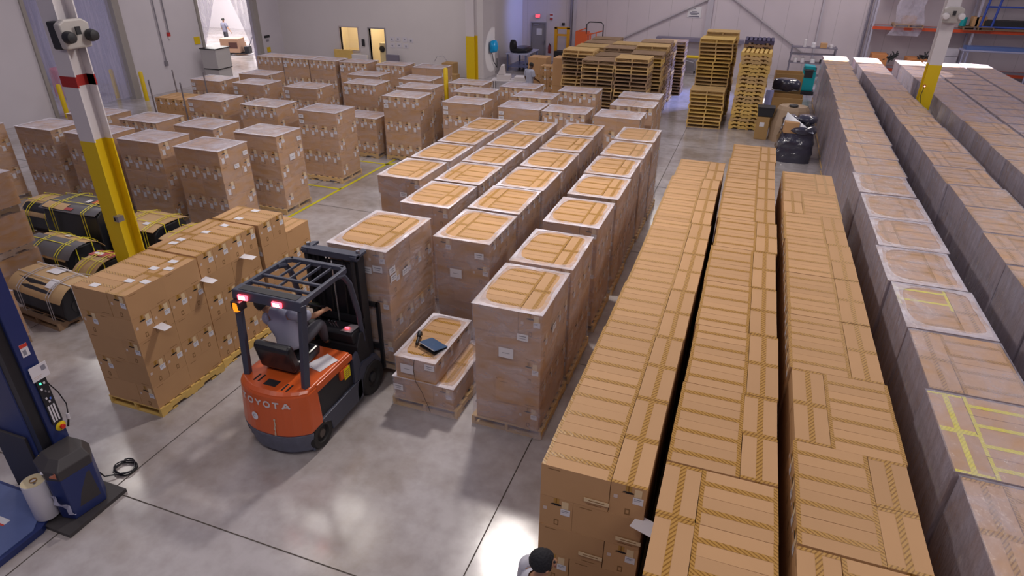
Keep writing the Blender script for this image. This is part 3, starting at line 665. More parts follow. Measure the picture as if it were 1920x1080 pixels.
# ------------------------------------------------------------------ people
SKIN = mat('skin', (.42, .22, .13), .55); SKIND = mat('dark_skin', (.10, .05, .035), .55); HAIR = mat('black_hair', (.012, .010, .010), .6, bump=.5)
def skin(name, chains, m, parent, sub=1, rootat=0):
    pts = []; rad = []; edges = []; idx = {}
    for ch in chains:
        prev = None
        for (p, r) in ch:
            k = tuple(round(c, 4) for c in p)
            if k not in idx: idx[k] = len(pts); pts.append(k); rad.append(r)
            i = idx[k]
            if prev is not None and prev != i: edges.append((prev, i))
            prev = i
    me = bpy.data.meshes.new(name); me.from_pydata(pts, edges, []); me.materials.append(m)
    o = bpy.data.objects.new(name, me); COL.objects.link(o)
    if parent is not None: o.parent = parent
    s = o.modifiers.new('skin', 'SKIN'); s.use_smooth_shade = True; s.branch_smoothing = .3
    sv = me.skin_vertices[0].data if me.skin_vertices else None
    if sv is None:
        me.attributes.new('x', 'FLOAT', 'POINT')
    if not me.skin_vertices:
        bpy.context.view_layer.objects.active = o; bpy.ops.mesh.customdata_skin_add() if bpy.ops.mesh.customdata_skin_add.poll() else None
    sv = me.skin_vertices[0].data
    for i, r in enumerate(rad):
        r_ = r if isinstance(r, tuple) else (r, r); sv[i].radius = r_; sv[i].use_root = (i == rootat)
    ss = o.modifiers.new('sub', 'SUBSURF'); ss.levels = sub; ss.render_levels = sub
    return o
def hand(wrist, d, up, side, curl=.5, s=1.0):
    """palm and five finger chains from the wrist; d = pointing direction, up = back of hand, side = thumb side"""
    w = Vector(wrist); d = Vector(d).normalized(); up = Vector(up).normalized(); sd = Vector(side).normalized(); dn = -up
    palm = w + d*.045*s; out = [[(tuple(w), .026*s), (tuple(palm), (.036*s))]]
    for k, (off, ln) in enumerate(((.030, .072), (.010, .080), (-.010, .075), (-.028, .058))):
        b = palm + sd*off*s + d*.04*s; c1 = curl*(.8+.15*k)
        d1 = (d*math.cos(c1*.7)+dn*math.sin(c1*.7)); d2 = (d*math.cos(c1*1.6)+dn*math.sin(c1*1.6)); d3 = (d*math.cos(c1*2.3)+dn*math.sin(c1*2.3))
        p1 = b + d1*ln*.45*s; p2 = p1 + d2*ln*.33*s; p3 = p2 + d3*ln*.26*s
        out.append([(tuple(palm), .036*s), (tuple(b), .011*s), (tuple(p1), .0095*s), (tuple(p2), .0085*s), (tuple(p3), .007*s)])
    t0 = w + d*.03*s + sd*.034*s; t1 = t0 + (d*.7+sd*.7+dn*.3).normalized()*.035*s; t2 = t1 + (d*.85+sd*.2+dn*.5).normalized()*.028*s
    out.append([(tuple(w), .026*s), (tuple(t0), .014*s), (tuple(t1), .011*s), (tuple(t2), .009*s)])
    return out
def person(name, loc, rot, J, skinm, shirt, trousers, hairm, label, long_sleeve=False, shoes=BLACKR, curl=.5):
    """J: joint dict in local coordinates, facing -y"""
    R = root(name, loc, rot); v = lambda k: tuple(J[k])
    mid = lambda a, b, t: tuple(Vector(J[a]).lerp(Vector(J[b]), t))
    ch = [[(v('pelvis'), .12), (v('waist'), .11), (v('chest'), (.14, .11)), (v('neck0'), .06), (v('neck'), .052), (v('chin'), .066), (v('head'), (.078, .094)), (v('crown'), .066)]]
    hd = (Vector(J['crown'])-Vector(J['neck'])).normalized(); fw = Vector(J.get('face', (0, -1, 0))).normalized(); sd = hd.cross(fw).normalized()
    H0 = Vector(J['head'])
    ch.append([(v('head'), (.078, .094)), (tuple(H0+fw*.088-hd*.02), .022), (tuple(H0+fw*.112-hd*.034), .011)])
    ch.append([(v('chin'), .066), (tuple(Vector(J['chin'])+fw*.055-hd*.012), .035)])
    for s in (-1, 1): ch.append([(v('head'), (.078, .094)), (tuple(H0+sd*s*.083-hd*.015), .017), (tuple(H0+sd*s*.095-hd*.005-fw*.01), .010)])
    for q in 'LR':
        ch.append([(v('chest'), (.14, .11)), (v('sh'+q), .062), (mid('sh'+q, 'el'+q, .5), .05), (v('el'+q), .042), (mid('el'+q, 'wr'+q, .35), .042), (v('wr'+q), .026)])
        dr = Vector(J['wr'+q])-Vector(J['el'+q]); up = Vector(J.get('up'+q, (0, -.3, 1))); up = (up - dr.normalized()*up.dot(dr.normalized()))
        sdd = Vector(J.get('th'+q, dr.cross(up)*(1 if q == 'L' else -1)))
        ch += hand(J['wr'+q], dr, up, sdd, curl)
        ch.append([(v('pelvis'), .12), (v('hip'+q), .09), (mid('hip'+q, 'kn'+q, .5), .075), (v('kn'+q), .056), (mid('kn'+q, 'an'+q, .35), .055), (v('an'+q), .036), (v('toe'+q), .035)])
    skin('body', ch, skinm, R, 1)
    sdv = (Vector(J['shL'])-Vector(J['shR'])).normalized(); shm = (Vector(J['shL'])+Vector(J['shR']))/2
    B_ = MB(); rings = []; n = 20
    spine = [(Vector(J['pelvis'])-Vector((0, 0, .05)), .175, .135), (Vector(J['pelvis']), .172, .135), (Vector(J['waist']), .165, .125), (Vector(J['chest']), .19, .135), (shm-Vector((0, 0, .03)), .20, .115), (shm+Vector((0, 0, .025)), .15, .085), (Vector(J['neck0'])+Vector((0, 0, .02)), .072, .066)]
    for i, (c, a_, b_) in enumerate(spine):
        d = (spine[min(i+1, len(spine)-1)][0]-spine[max(i-1, 0)][0]).normalized(); sx_ = (sdv-d*sdv.dot(d)).normalized(); fy = d.cross(sx_)
        rings += [c + sx_*a_*math.copysign(abs(math.cos(t))**.8, math.cos(t)) + fy*b_*math.copysign(abs(math.sin(t))**.9, math.sin(t)) for t in [2*PI*k/n for k in range(n)]]
    B_.add(rings, [(i*n+k, i*n+(k+1) % n, (i+1)*n+(k+1) % n, (i+1)*n+k) for i in range(len(spine)-1) for k in range(n)] + [tuple(range(n))[::-1]], shirt)
    for q in 'LR':
        S_ = Vector(J['sh'+q]); E_ = Vector(J['el'+q]); inn = S_.lerp(shm, .35)
        pts = [inn, S_.lerp(shm, .1), S_, S_.lerp(E_, .3), S_.lerp(E_, .62), S_.lerp(E_, .82)]; rs = [.07, .088, .092, .084, .078, .080]
        if long_sleeve: pts = pts[:5] + [E_, E_.lerp(Vector(J['wr'+q]), .85)]; rs = rs[:5] + [.064, .045]
        B_.tube(pts, rs, shirt, 14)
    so_ = B_.obj('shirt', R, smooth=True); sm_ = so_.modifiers.new('s', 'SUBSURF'); sm_.levels = sm_.render_levels = 1
    tr = [[(v('waist'), .118), (v('pelvis'), .138)]]
    for q in 'LR': tr.append([(v('pelvis'), .138), (v('hip'+q), .105), (mid('hip'+q, 'kn'+q, .5), .09), (v('kn'+q), .075), (mid('kn'+q, 'an'+q, .5), .068), (mid('kn'+q, 'an'+q, .95), .056)])
    skin('trousers', tr, trousers, R, 1)
    for q in 'LR':
        skin('shoe', [[(v('an'+q), .048), (tuple(Vector(J['an'+q]).lerp(Vector(J['toe'+q]), .3) - Vector((0, 0, .01))), .05), (v('toe'+q), .042)]], shoes, R, 1)
    # hair cap
    b = MB(); vs = []; fs = []; n = 16; mrows = 6
    Z = hd; X = sd; Y = fw
    for i in range(mrows+1):
        for k in range(n):
            a = 2*PI*k/n; front = math.cos(a) > .45; ph = (PI*.36 if front else PI*.62)*i/mrows
            p = H0 + hd*.018 + (X*math.sin(a)*math.sin(ph)*.092 + Y*math.cos(a)*math.sin(ph)*.108 - Y*.008 + Z*math.cos(ph)*.105); vs.append(p)
    for i in range(mrows):
        for k in range(n): fs.append((i*n+k, (i+1)*n+k, (i+1)*n+(k+1) % n, i*n+(k+1) % n))
    b.add(vs, fs, hairm); b.obj('hair', R, smooth=True)
    for s in (-1, 1):
        e = H0 + fw*.079 + sd*s*.032 + hd*.008
        MB().lathe([(.001, -.011), (.008, -.008), (.011, 0), (.008, .008), (.001, .011)], BLACK, 10, Matrix.Translation(e)).obj('eye', R, smooth=True)
    MB().bar(H0+fw*.083-sd*.024-hd*.062, H0+fw*.083+sd*.024-hd*.062, .012, .01, mat('lips', (.25, .09, .07), .5)).obj('mouth', R)
    tag(R, label, 'person'); return R
def standing(**k):
    J = dict(pelvis=(0, 0, .95), waist=(0, 0, 1.08), chest=(0, .01, 1.32), neck0=(0, .01, 1.47), neck=(0, 0, 1.53), chin=(0, -.015, 1.585), head=(0, -.01, 1.65), crown=(0, -.005, 1.71),
             shL=(.19, .01, 1.42), elL=(.25, .03, 1.14), wrL=(.26, -.06, .90), shR=(-.19, .01, 1.42), elR=(-.25, .03, 1.14), wrR=(-.26, -.06, .90),
             hipL=(.10, 0, .90), knL=(.11, -.01, .50), anL=(.11, .02, .09), toeL=(.12, -.13, .05), hipR=(-.10, 0, .90), knR=(-.11, -.01, .50), anR=(-.11, .02, .09), toeR=(-.12, -.13, .05))
    J.update(k); return J
BLUESH = mat('grey_blue_shirt', (.34, .35, .46), .8, noise=.05, nscale=6); DARKTR = mat('dark_trousers', (.05, .05, .065), .8); NAVY = mat('navy_trousers', (.03, .035, .06), .8)

# ------------------------------------------------------------------ forklift
ORANGE = mat('orange_enamel', (.62, .105, .02), .32, noise=.06, nscale=3, coat=.2)
SLATE = mat('slate_grey_enamel', (.05, .055, .085), .45, noise=.12, nscale=5)
SLATE2 = mat('worn_slate_grey_base', (.11, .12, .17), .5, noise=.35, nscale=9)
CHAR = mat('charcoal_panel', (.018, .018, .022), .5)
REDL = mat('red_tail_light', (.8, .02, .03), .2, emit=(1, .04, .06, 9)); REDH = mat('tail_light_core', (1, .5, .5), .2, emit=(1, .45, .45, 26)); AMB = mat('amber_lens', (.9, .25, .01), .2, emit=(1, .28, .01, 1.2))
FK = root('forklift', (-5.04, 4.86, 0), 0)
def outline(ch, r=.0):  # rounded rear body plan, y rear = 0
    pts = []
    for k in range(9):
        a = PI + PI*k/8; pts.append((.535*math.cos(a) if abs(math.cos(a)) > .0 else 0, .34 + .34*math.sin(a)))
    out = []
    for k in range(13):
        t = -1 + 2*k/12; x = .535*t; y = .20*(abs(t)**2.6); out.append((x, y))
    return out
rear = outline(0)
def slab(z0, z1, y1, m, name, sc0=1.0, sc1=1.0, dy0=0, dy1=0, bev=.015, wid=1.0):
    n = len(rear); vs = []
    for z, s_, dy in ((z0, sc0, dy0), (z1, sc1, dy1)):
        vs += [(x*wid*s_, y+dy, z) for x, y in rear] + [(.535*wid*s_, y1, z), (-.535*wid*s_, y1, z)]
    N = n+2; fs = [tuple(range(N))[::-1], tuple(range(N, 2*N))] + [(i, (i+1) % N, (i+1) % N+N, i+N) for i in range(N)]
    o = MB().add(vs, fs, m).obj(name, FK, bevel=bev); return o
slab(.06, .36, .235, SLATE2, 'rear_base', .93, 1.0, .06, .0)
cw = slab(.36, .95, .46, ORANGE, 'counterweight', 1.0, .97, 0, .06, .03)
# hood / battery compartment
hood = slab(.945, .99, 1.20, ORANGE, 'hood', .965, .95, .065, .12, .015); MB().prism([(.44, .85), (.44, .96), (1.20, .96), (1.24, .93), (1.24, .85)], -.525, .525, ORANGE, 'x').obj('hood_side', hood, bevel=.01)
for x in (-.30, .0, .26):
    for yy in ((.17, .26) if x else ()): pass
b = MB()
for x, y in ((-.27, .30), (-.20, .30), (.20, .24), (.27, .24)): b.box((x-.012, y-.07, .990), (x+.012, y+.07, .9935), DARK)
b.box((-.10, .20, .990), (.08, .32, .994), CHAR); b.obj('vent_slot', hood)
MB().box((-.50, .44, .38), (.50, 1.22, .86), CHAR).obj('battery_case', FK, bevel=.01)
MB().prism([(.64, .12), (1.36, .12), (1.36, .40), (1.2, .42), (.44, .42), (.62, .28)], -.535, -.49, SLATE, 'x').obj('side_skirt', FK, bevel=.008)
b = MB().prism([(.62, .12), (1.38, .12), (1.38, .44), (1.2, .44), (.42, .42), (.46, .36), (.60, .28)], .49, .535, SLATE, 'x'); b.obj('side_skirt', FK, bevel=.008)
MB().box((-.33, .16, .12), (.33, .66, .40), CHAR).box((-.49, .66, .12), (.49, 1.4, .40), CHAR).obj('chassis', FK)
MB().box((-.50, 1.22, .40), (.50, 1.52, .45), BLACKR).obj('floor_plate', FK)
MB().prism([(1.30, .30), (1.38, .44), (1.42, .92), (1.52, 1.10), (1.66, 1.10), (1.72, .62), (1.75, .52), (1.56, .52), (1.40, .40)], -.50, .50, CHAR, 'x').obj('front_cowl', FK, bevel=.015)
for s in (-1, 1):
    MB().prism([(1.26, .30), (1.36, .62), (1.46, .66), (1.80, .60), (1.92, .42), (1.86, .40), (1.76, .53), (1.54, .54), (1.40, .40), (1.38, .2), (1.26, .12)], s*.50-.02, s*.50+.035, SLATE, 'x').obj('fender', FK)
MB().prism([(1.22, .46), (1.24, .84), (1.36, .90), (1.42, .62), (1.38, .46)], .49, .53, SLATE, 'x').obj('side_panel', FK)
for s in (-1, 1):
    MB().wheel((s*.455, 1.66, .27), .27, .19, BLACKR, CHAR, 36).obj('front_wheel', FK, smooth=True)
    MB().wheel((s*.445, .41, .21), .21, .17, BLACKR, mat('dirty_hub', (.09, .07, .06), .6), 32).obj('rear_wheel', FK, smooth=True)
# overhead guard
def gbar(name, *segs, w=.06, h=.06, m=SLATE):
    b = MB()
    for p, q in segs: b.bar(p, q, w, h, m)
    return b.obj(name, FK, bevel=.008)
for s in (-1, 1):
    gbar('guard_post', ((s*.44, .33, .95), (s*.475, .47, 2.10)), w=.075, h=.085)
    b = MB().tube([(s*.47, 1.62, .92), (s*.47, 1.58, 1.4), (s*.46, 1.47, 1.9), (s*.45, 1.36, 2.07), (s*.45, 1.2, 2.12)], [.035, .038, .04, .042, .04], SLATE, 8); b.obj('front_pillar', FK, smooth=True)
gu = root('overhead_guard', (0, 0, 0)); gu.parent = FK
b = MB()
for s in (-1, 1): b.bar((s*.475, .42, 2.12), (s*.455, 1.42, 2.12), .05, .07, SLATE)
b.bar((-.475, .72, 2.125), (.475, .72, 2.125), .045, .035, SLATE).bar((-.475, .93, 2.125), (.475, .93, 2.125), .045, .035, SLATE).bar((-.42, 1.46, 2.12), (.42, 1.46, 2.12), .07, .06, SLATE)
for s in (-1, 1): b.bar((s*.455, 1.40, 2.12), (s*.38, 1.47, 2.12), .07, .06, SLATE)
b.obj('guard_frame', gu, bevel=.008)
for k in range(4):
    x = -.24 + .16*k; MB().bar((x, .93 if k != 1 else .72, 2.11), (x+.005, 1.45, 2.11), .022, .03, SLATE).obj('guard_rod', gu)
hdr = MB().prism([(.40, 2.04), (.42, 2.16), (.58, 2.165), (.60, 2.13), (.60, 2.09), (.44, 2.03)], -.50, .50, SLATE, 'x').obj('rear_header', gu, bevel=.012)
MB().box((-.42, .45, 2.166), (.42, .56, 2.1675), CHAR).obj('header_plate', hdr)
for x in (-.33, .17):
    o = MB().box((x-.07, .385, 2.05), (x+.07, .42, 2.115), REDL).obj('tail_light', gu, bevel=.008); MB().box((x-.045, .382, 2.062), (x+.04, .386, 2.105), REDH).obj('tail_light_core', o)
MB().lathe([(.02, 1.90), (.045, 1.91), (.05, 1.95), (.045, 2.02), (.02, 2.035)], AMB, 14, c=(-.41, .36)).obj('amber_beacon', gu, smooth=True)
MB().box((-.47, .33, 1.93), (-.33, .44, 2.04), CHAR).obj('lamp_bracket', gu)
# mast
mst = root('mast', (0, 0, 0)); mst.parent = FK
b = MB()
for s in (-1, 1):
    for x, y0, y1, zt in ((s*.40, 1.76, 1.92, 2.16), (s*.335, 1.80, 1.95, 2.12), (s*.28, 1.83, 1.97, 2.08)): b.box((x-.025, y0, .12), (x+.025, y1, zt), CHAR)
b.obj('mast_channel', mst, bevel=.004)
b = MB()
for q_ in ():
    pass
b.box((-.44, 1.72, 2.10), (.44, 1.80, 2.19), SLATE).box((-.40, 1.86, 2.06), (.40, 1.93, 2.15), SLATE).box((-.34, 1.94, 2.0), (.34, 1.99, 2.08), SLATE)
b.prism([(-.44, 1.70), (-.44, 1.98), (-.36, 2.02), (-.34, 1.70)], 2.13, 2.17, SLATE, 'z').prism([(.34, 1.70), (.36, 2.02), (.44, 1.98), (.44, 1.70)], 2.13, 2.17, SLATE, 'z')
b.obj('mast_crossmember', mst, bevel=.004)
MB().box((-.42, 1.74, 1.1), (.42, 1.78, 1.2), CHAR).obj('mast_tie', mst); MB().box((-.42, 1.74, .3), (.42, 1.78, .42), CHAR).obj('mast_tie', mst)
for s in (-1, 1):
    MB().tube([(s*.37, 1.72, .2), (s*.37, 1.72, 2.1)], .03, CHAR, 10).obj('lift_cylinder', mst, smooth=True)
    MB().tube([(s*.40, 1.83, 2.17), (s*.40, 1.83, 2.22)], .028, STEEL, 8).obj('cylinder_cap', mst)
MB().tube([(.02, 1.74, 1.0), (.02, 1.74, 2.05)], .012, mat('polished_rod', (.7, .7, .72), .2, metal=.8), 8).obj('polished_rod', mst)
MB().box((-.27, 1.86, .35), (.27, 1.90, 1.98), BLACK).obj('mast_dark_plate', mst)  # black plate added so the gap between the mast rails looks dark
for x in (-.12, .12): MB().tube([(x, 1.82, .4), (x+.02, 1.82, 2.05)], .014, BLACKR, 6).obj('hose', mst)
crg = root('carriage', (0, 0, 0)); crg.parent = FK
b = MB().box((-.5, 1.99, .20), (.5, 2.03, .30), CHAR).box((-.5, 1.99, .55), (.5, 2.03, .63), CHAR); b.obj('carriage_plate', crg)
b = MB()
for x in (-.5, .5): b.box((x-.025, 2.0, .2), (x+.025, 2.045, 1.32), CHAR)
b.box((-.5, 2.0, 1.26), (.5, 2.045, 1.32), CHAR)
for x in (-.3, -.1, .1, .3): b.box((x-.015, 2.01, .6), (x+.015, 2.035, 1.28), CHAR)
b.obj('load_backrest', crg)
for s in (-1, 1): MB().prism([(2.03, .62), (2.055, .62), (2.06, .075), (3.15, .065), (3.15, .05), (2.03, .04)], s*.24-.055, s*.24+.055, CHAR, 'x').obj('fork', crg)
# seat, wheel, levers, dash
st = root('seat', (0, 0, 0)); st.parent = FK
VIN = mat('black_vinyl', (.014, .014, .018), .28)
MB().prism([(.50, 1.0), (.50, 1.10), (.56, 1.14), (1.0, 1.16), (1.04, 1.12), (1.02, 1.02)], -.31, .19, VIN, 'x').obj('seat_cushion', st, bevel=.03)
MB().prism([(.46, 1.04), (.38, 1.40), (.42, 1.46), (.50, 1.45), (.58, 1.12)], -.33, .21, VIN, 'x').obj('seat_back', st, bevel=.035)
MB().box((-.26, .52, .985), (.14, .98, 1.01), CHAR).obj('seat_base', st)
sw = root('steering_wheel', (0, 0, 0)); sw.parent = FK
T = Matrix.Translation((-.26, 1.60, 1.36)) @ Matrix.Rotation(-.55, 4, 'X')
b = MB(); R_, r_ = .165, .014; n1, n2 = 28, 8; vs = [T @ Vector(((R_+r_*math.cos(2*PI*j/n2))*math.cos(2*PI*i/n1), (R_+r_*math.cos(2*PI*j/n2))*math.sin(2*PI*i/n1), r_*math.sin(2*PI*j/n2))) for i in range(n1) for j in range(n2)]
b.add(vs, [(i*n2+j, ((i+1) % n1)*n2+j, ((i+1) % n1)*n2+(j+1) % n2, i*n2+(j+1) % n2) for i in range(n1) for j in range(n2)], BLACK); b.obj('rim', sw, smooth=True)
b = MB()
for a in (.5, 2.6, 4.7): b.bar(T @ Vector((0, 0, 0)), T @ Vector((math.cos(a)*.16, math.sin(a)*.16, 0)), .025, .012, BLACK)
b.obj('spokes', sw); MB().lathe([(.07, -.05), (.085, 0), (.07, .03), (.03, .045)], mat('dark_olive_plastic', (.03, .035, .02), .35), 18, T).obj('hub', sw, smooth=True)
MB().tube([T @ Vector((0, 0, 0)), (-.24, 1.66, .95)], .035, CHAR, 10).obj('steering_column', sw)
ds = MB().prism([(1.40, .98), (1.38, 1.12), (1.44, 1.16), (1.68, 1.13), (1.68, .98)], -.05, .46, CHAR, 'x').obj('dashboard', FK, bevel=.012)
MB().add([(.26, 1.40, 1.165), (.44, 1.40, 1.165), (.46, 1.60, 1.175), (.32, 1.58, 1.175)], [(0, 1, 2, 3)], mat('worn_grey_plate', (.35, .33, .34), .4)).obj('dash_plate', ds)
MB().box((.30, 1.46, 1.176), (.36, 1.49, 1.184), REDL).obj('red_indicator', ds)
MB().box((.10, 1.395, 1.02), (.25, 1.40, 1.10), mat('pale_decal', (.4, .4, .45), .5)).obj('decal', ds)
for k, x in enumerate((.08, .13, .18)):
    o = MB().tube([(x, 1.50, 1.12), (x-.01, 1.44, 1.25)], .008, STEEL, 6).obj('control_lever', FK); MB().lathe([(.006, -.02), (.018, -.01), (.02, .01), (.008, .022)], BLACK, 10, Matrix.Translation((x-.01, 1.44, 1.26))).obj('knob', o, smooth=True)
MB().box((.40, .93, .70), (.532, 1.12, .84), ORANGE).obj('hood_lip', hood)
yl = MB().box((.533, 1.0, .66), (.537, 1.14, .83), mat('yellow_warning_label', (.75, .62, .0), .5)); [yl.box((.537, 1.015, .69+.03*k), (.538, 1.125, .70+.03*k), INK) for k in range(4)]; yl.obj('warning_label', FK)
# papers on the hood
o = MB().box((-.12, -.16, 0), (.12, .16, .004), WHITE).obj('clipboard_papers', None, (-4.71, 5.72, .997), -.35)
MB().box((-.12, -.14, -.0), (.11, .15, .003), WHITE).obj('under_sheet', o, (.02, -.03, -.003), .15); tag(o, 'loose white papers lying on the orange forklift hood', 'papers')
# lettering on the curved counterweight
def letter_strokes(ch):
    S = {'T': [((0, 1), (1, 1)), ((.5, 1), (.5, 0))], 'O': None, 'Y': [((0, 1), (.5, .5)), ((1, 1), (.5, .5)), ((.5, .5), (.5, 0))], 'A': [((0, 0), (.5, 1)), ((1, 0), (.5, 1)), ((.22, .35), (.78, .35))]}
    if ch == 'O': return [((.5+.5*math.cos(a), .5+.5*math.sin(a)), (.5+.5*math.cos(a+PI/6), .5+.5*math.sin(a+PI/6))) for a in [PI*k/6 for k in range(12)]]
    return S[ch]
LET = mat('white_lettering', (.62, .55, .55), .5)
def surf(x, z):  # rear surface of the counterweight
    t = x/.535; return .20*abs(t)**2.6 + .06*(z-.36)/.59 - .006
b = MB()
for i, chr_ in enumerate('TOYOTA'):
    x0 = -.385 + i*.128; wl, hl = .086, .078
    for (p, q) in letter_strokes(chr_):
        P_ = []; A = Vector((x0+p[0]*wl, .785+p[1]*hl)); B_ = Vector((x0+q[0]*wl, .785+q[1]*hl)); d = (B_-A).normalized(); nrm = Vector((-d.y, d.x))*.0115
        for k in range(4):
            s0, s1 = A.lerp(B_, k/4), A.lerp(B_, (k+1)/4)
            b.quad([(s.x, surf(s.x, s.y), s.y) for s in (s0-nrm, s1-nrm, s1+nrm, s0+nrm)], LET)
b.obj('lettering', FK)
b = MB(); n = 22; cx, cz, rr = -.17, .60, .055
b.quad([(cx+rr*math.cos(2*PI*k/n), surf(cx+rr*math.cos(2*PI*k/n), cz+rr*math.sin(2*PI*k/n)), cz+rr*math.sin(2*PI*k/n)) for k in range(n)], WHITE)
for k in range(8):
    a0, a1 = PI*(.1+k*.19), PI*(.1+(k+1)*.19); q = [(cx+r__*math.cos(a), surf(cx, cz)-.001, cz+r__*math.sin(a)) for r__, a in ((.02, a0), (.02, a1), (.027, a1), (.027, a0))]; b.quad(q, GREYINK)
b.obj('round_sticker', FK)
b = MB(); random.seed(3)
for k in range(9):
    x = .13 + random.uniform(-.006, .006); z0 = .38+k*.028; wd = .011+random.uniform(-.004, .006)
    b.quad([(x-wd, surf(x, z0), z0), (x+wd, surf(x, z0), z0), (x+wd, surf(x, z0+.027), z0+.027), (x-wd, surf(x, z0+.027), z0+.027)], mat('worn_tape_residue', (.55, .42, .30), .7))
b.obj('peeling_tape', FK)
b = MB().box((-.12, .045, .30), (-.02, .065, .42), DARK).box((-.2, .05, .20), (.05, .07, .26), DARK); b.obj('tow_pin', FK)
tag(FK, 'orange and slate-grey electric forklift lifting a wrapped load', 'forklift')
# driver
J = dict(pelvis=(0, 0, 0), waist=(.0, -.02, .14), chest=(-.09, -.01, .32), neck0=(-.21, -.02, .42), neck=(-.265, -.03, .445), chin=(-.325, -.05, .45), head=(-.375, -.05, .495), crown=(-.42, -.035, .54), face=(-.75, -.6, -.25),
         shR=(.09, -.05, .45), elR=(.18, -.31, .28), wrR=(.19, -.54, .25), shL=(-.27, .02, .34), elL=(-.33, -.24, .24), wrL=(-.17, -.52, .29),
         hipR=(.10, -.05, -.01), knR=(.16, -.47, .10), anR=(.10, -.60, -.30), toeR=(.10, -.74, -.33), hipL=(-.10, -.05, -.01), knL=(-.14, -.46, .10), anL=(-.12, -.60, -.30), toeL=(-.12, -.74, -.33))
# seated facing +y: rotate half a turn about z (mirror signs kept by swapping sides below)
Jd = {k: (-v_[0] if k not in ('face',) else -v_[0], v_[1], v_[2]) for k, v_ in J.items()}
Jd['thR'] = (1, 0, .2); Jd['upR'] = (0, -.2, 1)
person('person', (-5.11, 5.62, 1.26), PI, Jd, SKIN, BLUESH, mat('grey_trousers', (.09, .09, .11), .8), HAIR, 'forklift driver in a grey short-sleeved shirt, seated with one hand on the levers')

# ------------------------------------------------------------------ laptop and scanner on the low load
ZT = .14+2*CH+.01
lp = root('laptop', (-3.60, 6.74, ZT), -.42)
LB = mat('dark_blue_lid', (.04, .09, .19), .35, coat=.2); LK = mat('black_keyboard', (.015, .015, .018), .5)
MB().box((-.17, -.12, 0), (.17, .12, .022), LK).obj('base', lp, bevel=.005)
T = Matrix.Translation((0, .12, .024)) @ Matrix.Rotation(.16, 4, 'X').inverted() @ Matrix.Translation((0, -.24, 0))
b = MB().box((-.17, 0, .0), (.17, .24, .012), LB, Matrix.Translation((0, .12, .026)) @ Matrix.Rotation(-.14, 4, 'X') @ Matrix.Translation((0, -.24, 0)))
ld = b.obj('lid', lp, bevel=.003)
b = MB(); T2 = Matrix.Translation((0, .12, .026)) @ Matrix.Rotation(-.14, 4, 'X') @ Matrix.Translation((0, -.24, 0))
b.box((-.168, -.002, .0), (.168, .003, .013), mat('silver_edge', (.5, .52, .58), .3), T2); b.obj('silver_edge', lp)
b = MB(); b.lathe([(.018, 0), (.018, .001)], mat('lid_emblem', (.07, .12, .2), .3), 16, T2 @ Matrix.Translation((0, .12, .0122))); b.obj('emblem', lp)
tag(lp, 'dark blue laptop, nearly closed, lying on the low wrapped load', 'laptop')
sn = root('handheld_scanner', (-3.86, 6.78, ZT), .25)
MB().tube([(0, -.09, .03), (0, -.03, .035), (0, .05, .05), (0, .10, .065)], [.022, .024, .02, .017], BLACK, 10).obj('handle', sn, smooth=True)
MB().tube([(0, .06, .06), (0, .13, .085), (0, .15, .06), (0, .155, .03)], [.03, .036, .034, .03], BLACK, 12).obj('head', sn, smooth=True)
tag(sn, 'black handheld barcode scanner beside the blue laptop', 'scanner')
cb = MB().tube([(-3.60, 6.62, ZT+.01), (-3.66, 6.50, ZT+.012), (-3.70, 6.352, ZT+.005), (-3.72, 6.340, .72), (-3.69, 6.335, .52), (-3.60, 6.325, .38), (-3.52, 6.325, .16), (-3.49, 6.33, .05)], .003, BLACK, 6).obj('scanner_cable', smooth=True)
tag(cb, 'thin black cable trailing down the near side of the low load', 'cable')

# ------------------------------------------------------------------ stretch-wrapping machine
NB = mat('navy_enamel', (.018, .032, .135), .35, noise=.1, nscale=3); NB2 = mat('dusty_blue_turntable', (.10, .14, .32), .45, noise=.15, nscale=6); DG = mat('dark_grey_enamel', (.045, .04, .042), .5)
wm = root('stretch_wrapping_machine', (-7.22, 3.45, 0), 0)
ma = MB().box((-.30, -.10, .06), (.30, .20, 3.3), NB).box((.30, .02, .06), (.44, .20, 3.3), NB).obj('mast', wm, bevel=.01)
MB().box((.30, -.09, .1), (.40, .02, 3.25), BLACK).obj('mast_channel', ma)
MB().box((-.32, -.13, .06), (.22, -.10, .95), DG).obj('lower_guard', ma, bevel=.006)
pn = MB().box((.44, .075, 1.06), (.465, .19, 1.66), BLACK).obj('control_panel', wm, bevel=.004)
b = MB(); G_ = mat('green_indicator', (.05, .6, .3), .3, emit=(.1, 1, .5, 1.5)); BL_ = mat('blue_button', (.1, .2, .7), .4)
for k, (y, z, m) in enumerate(((.11, 1.61, G_), (.15, 1.60, WHITE), (.10, 1.54, WHITE), (.13, 1.50, STEEL), (.16, 1.47, STEEL), (.11, 1.41, WHITE), (.15, 1.39, BL_), (.13, 1.36, WHITE))): b.box((.465, y-.009, z-.012), (.472, y+.009, z+.012), m)
b.obj('button', pn)
for k in range(3): MB().box((.465, .088+.03*k, 1.09), (.470, .105+.03*k, 1.31), WHITE).obj('label_strip', pn)
es = MB().lathe([(.055, 0), (.06, .01), (.045, .02)], mat('yellow_stop_plate', (.8, .6, .02), .4), 20, Matrix.Translation((.44, .15, .99)) @ Matrix.Rotation(PI/2, 4, 'Y')).obj('stop_plate', wm, smooth=True)
MB().lathe([(.022, 0), (.03, .02), (.026, .035)], mat('red_stop_button', (.7, .03, .01), .35), 16, Matrix.Translation((.46, .15, .99)) @ Matrix.Rotation(PI/2, 4, 'Y')).obj('stop_button', es, smooth=True)
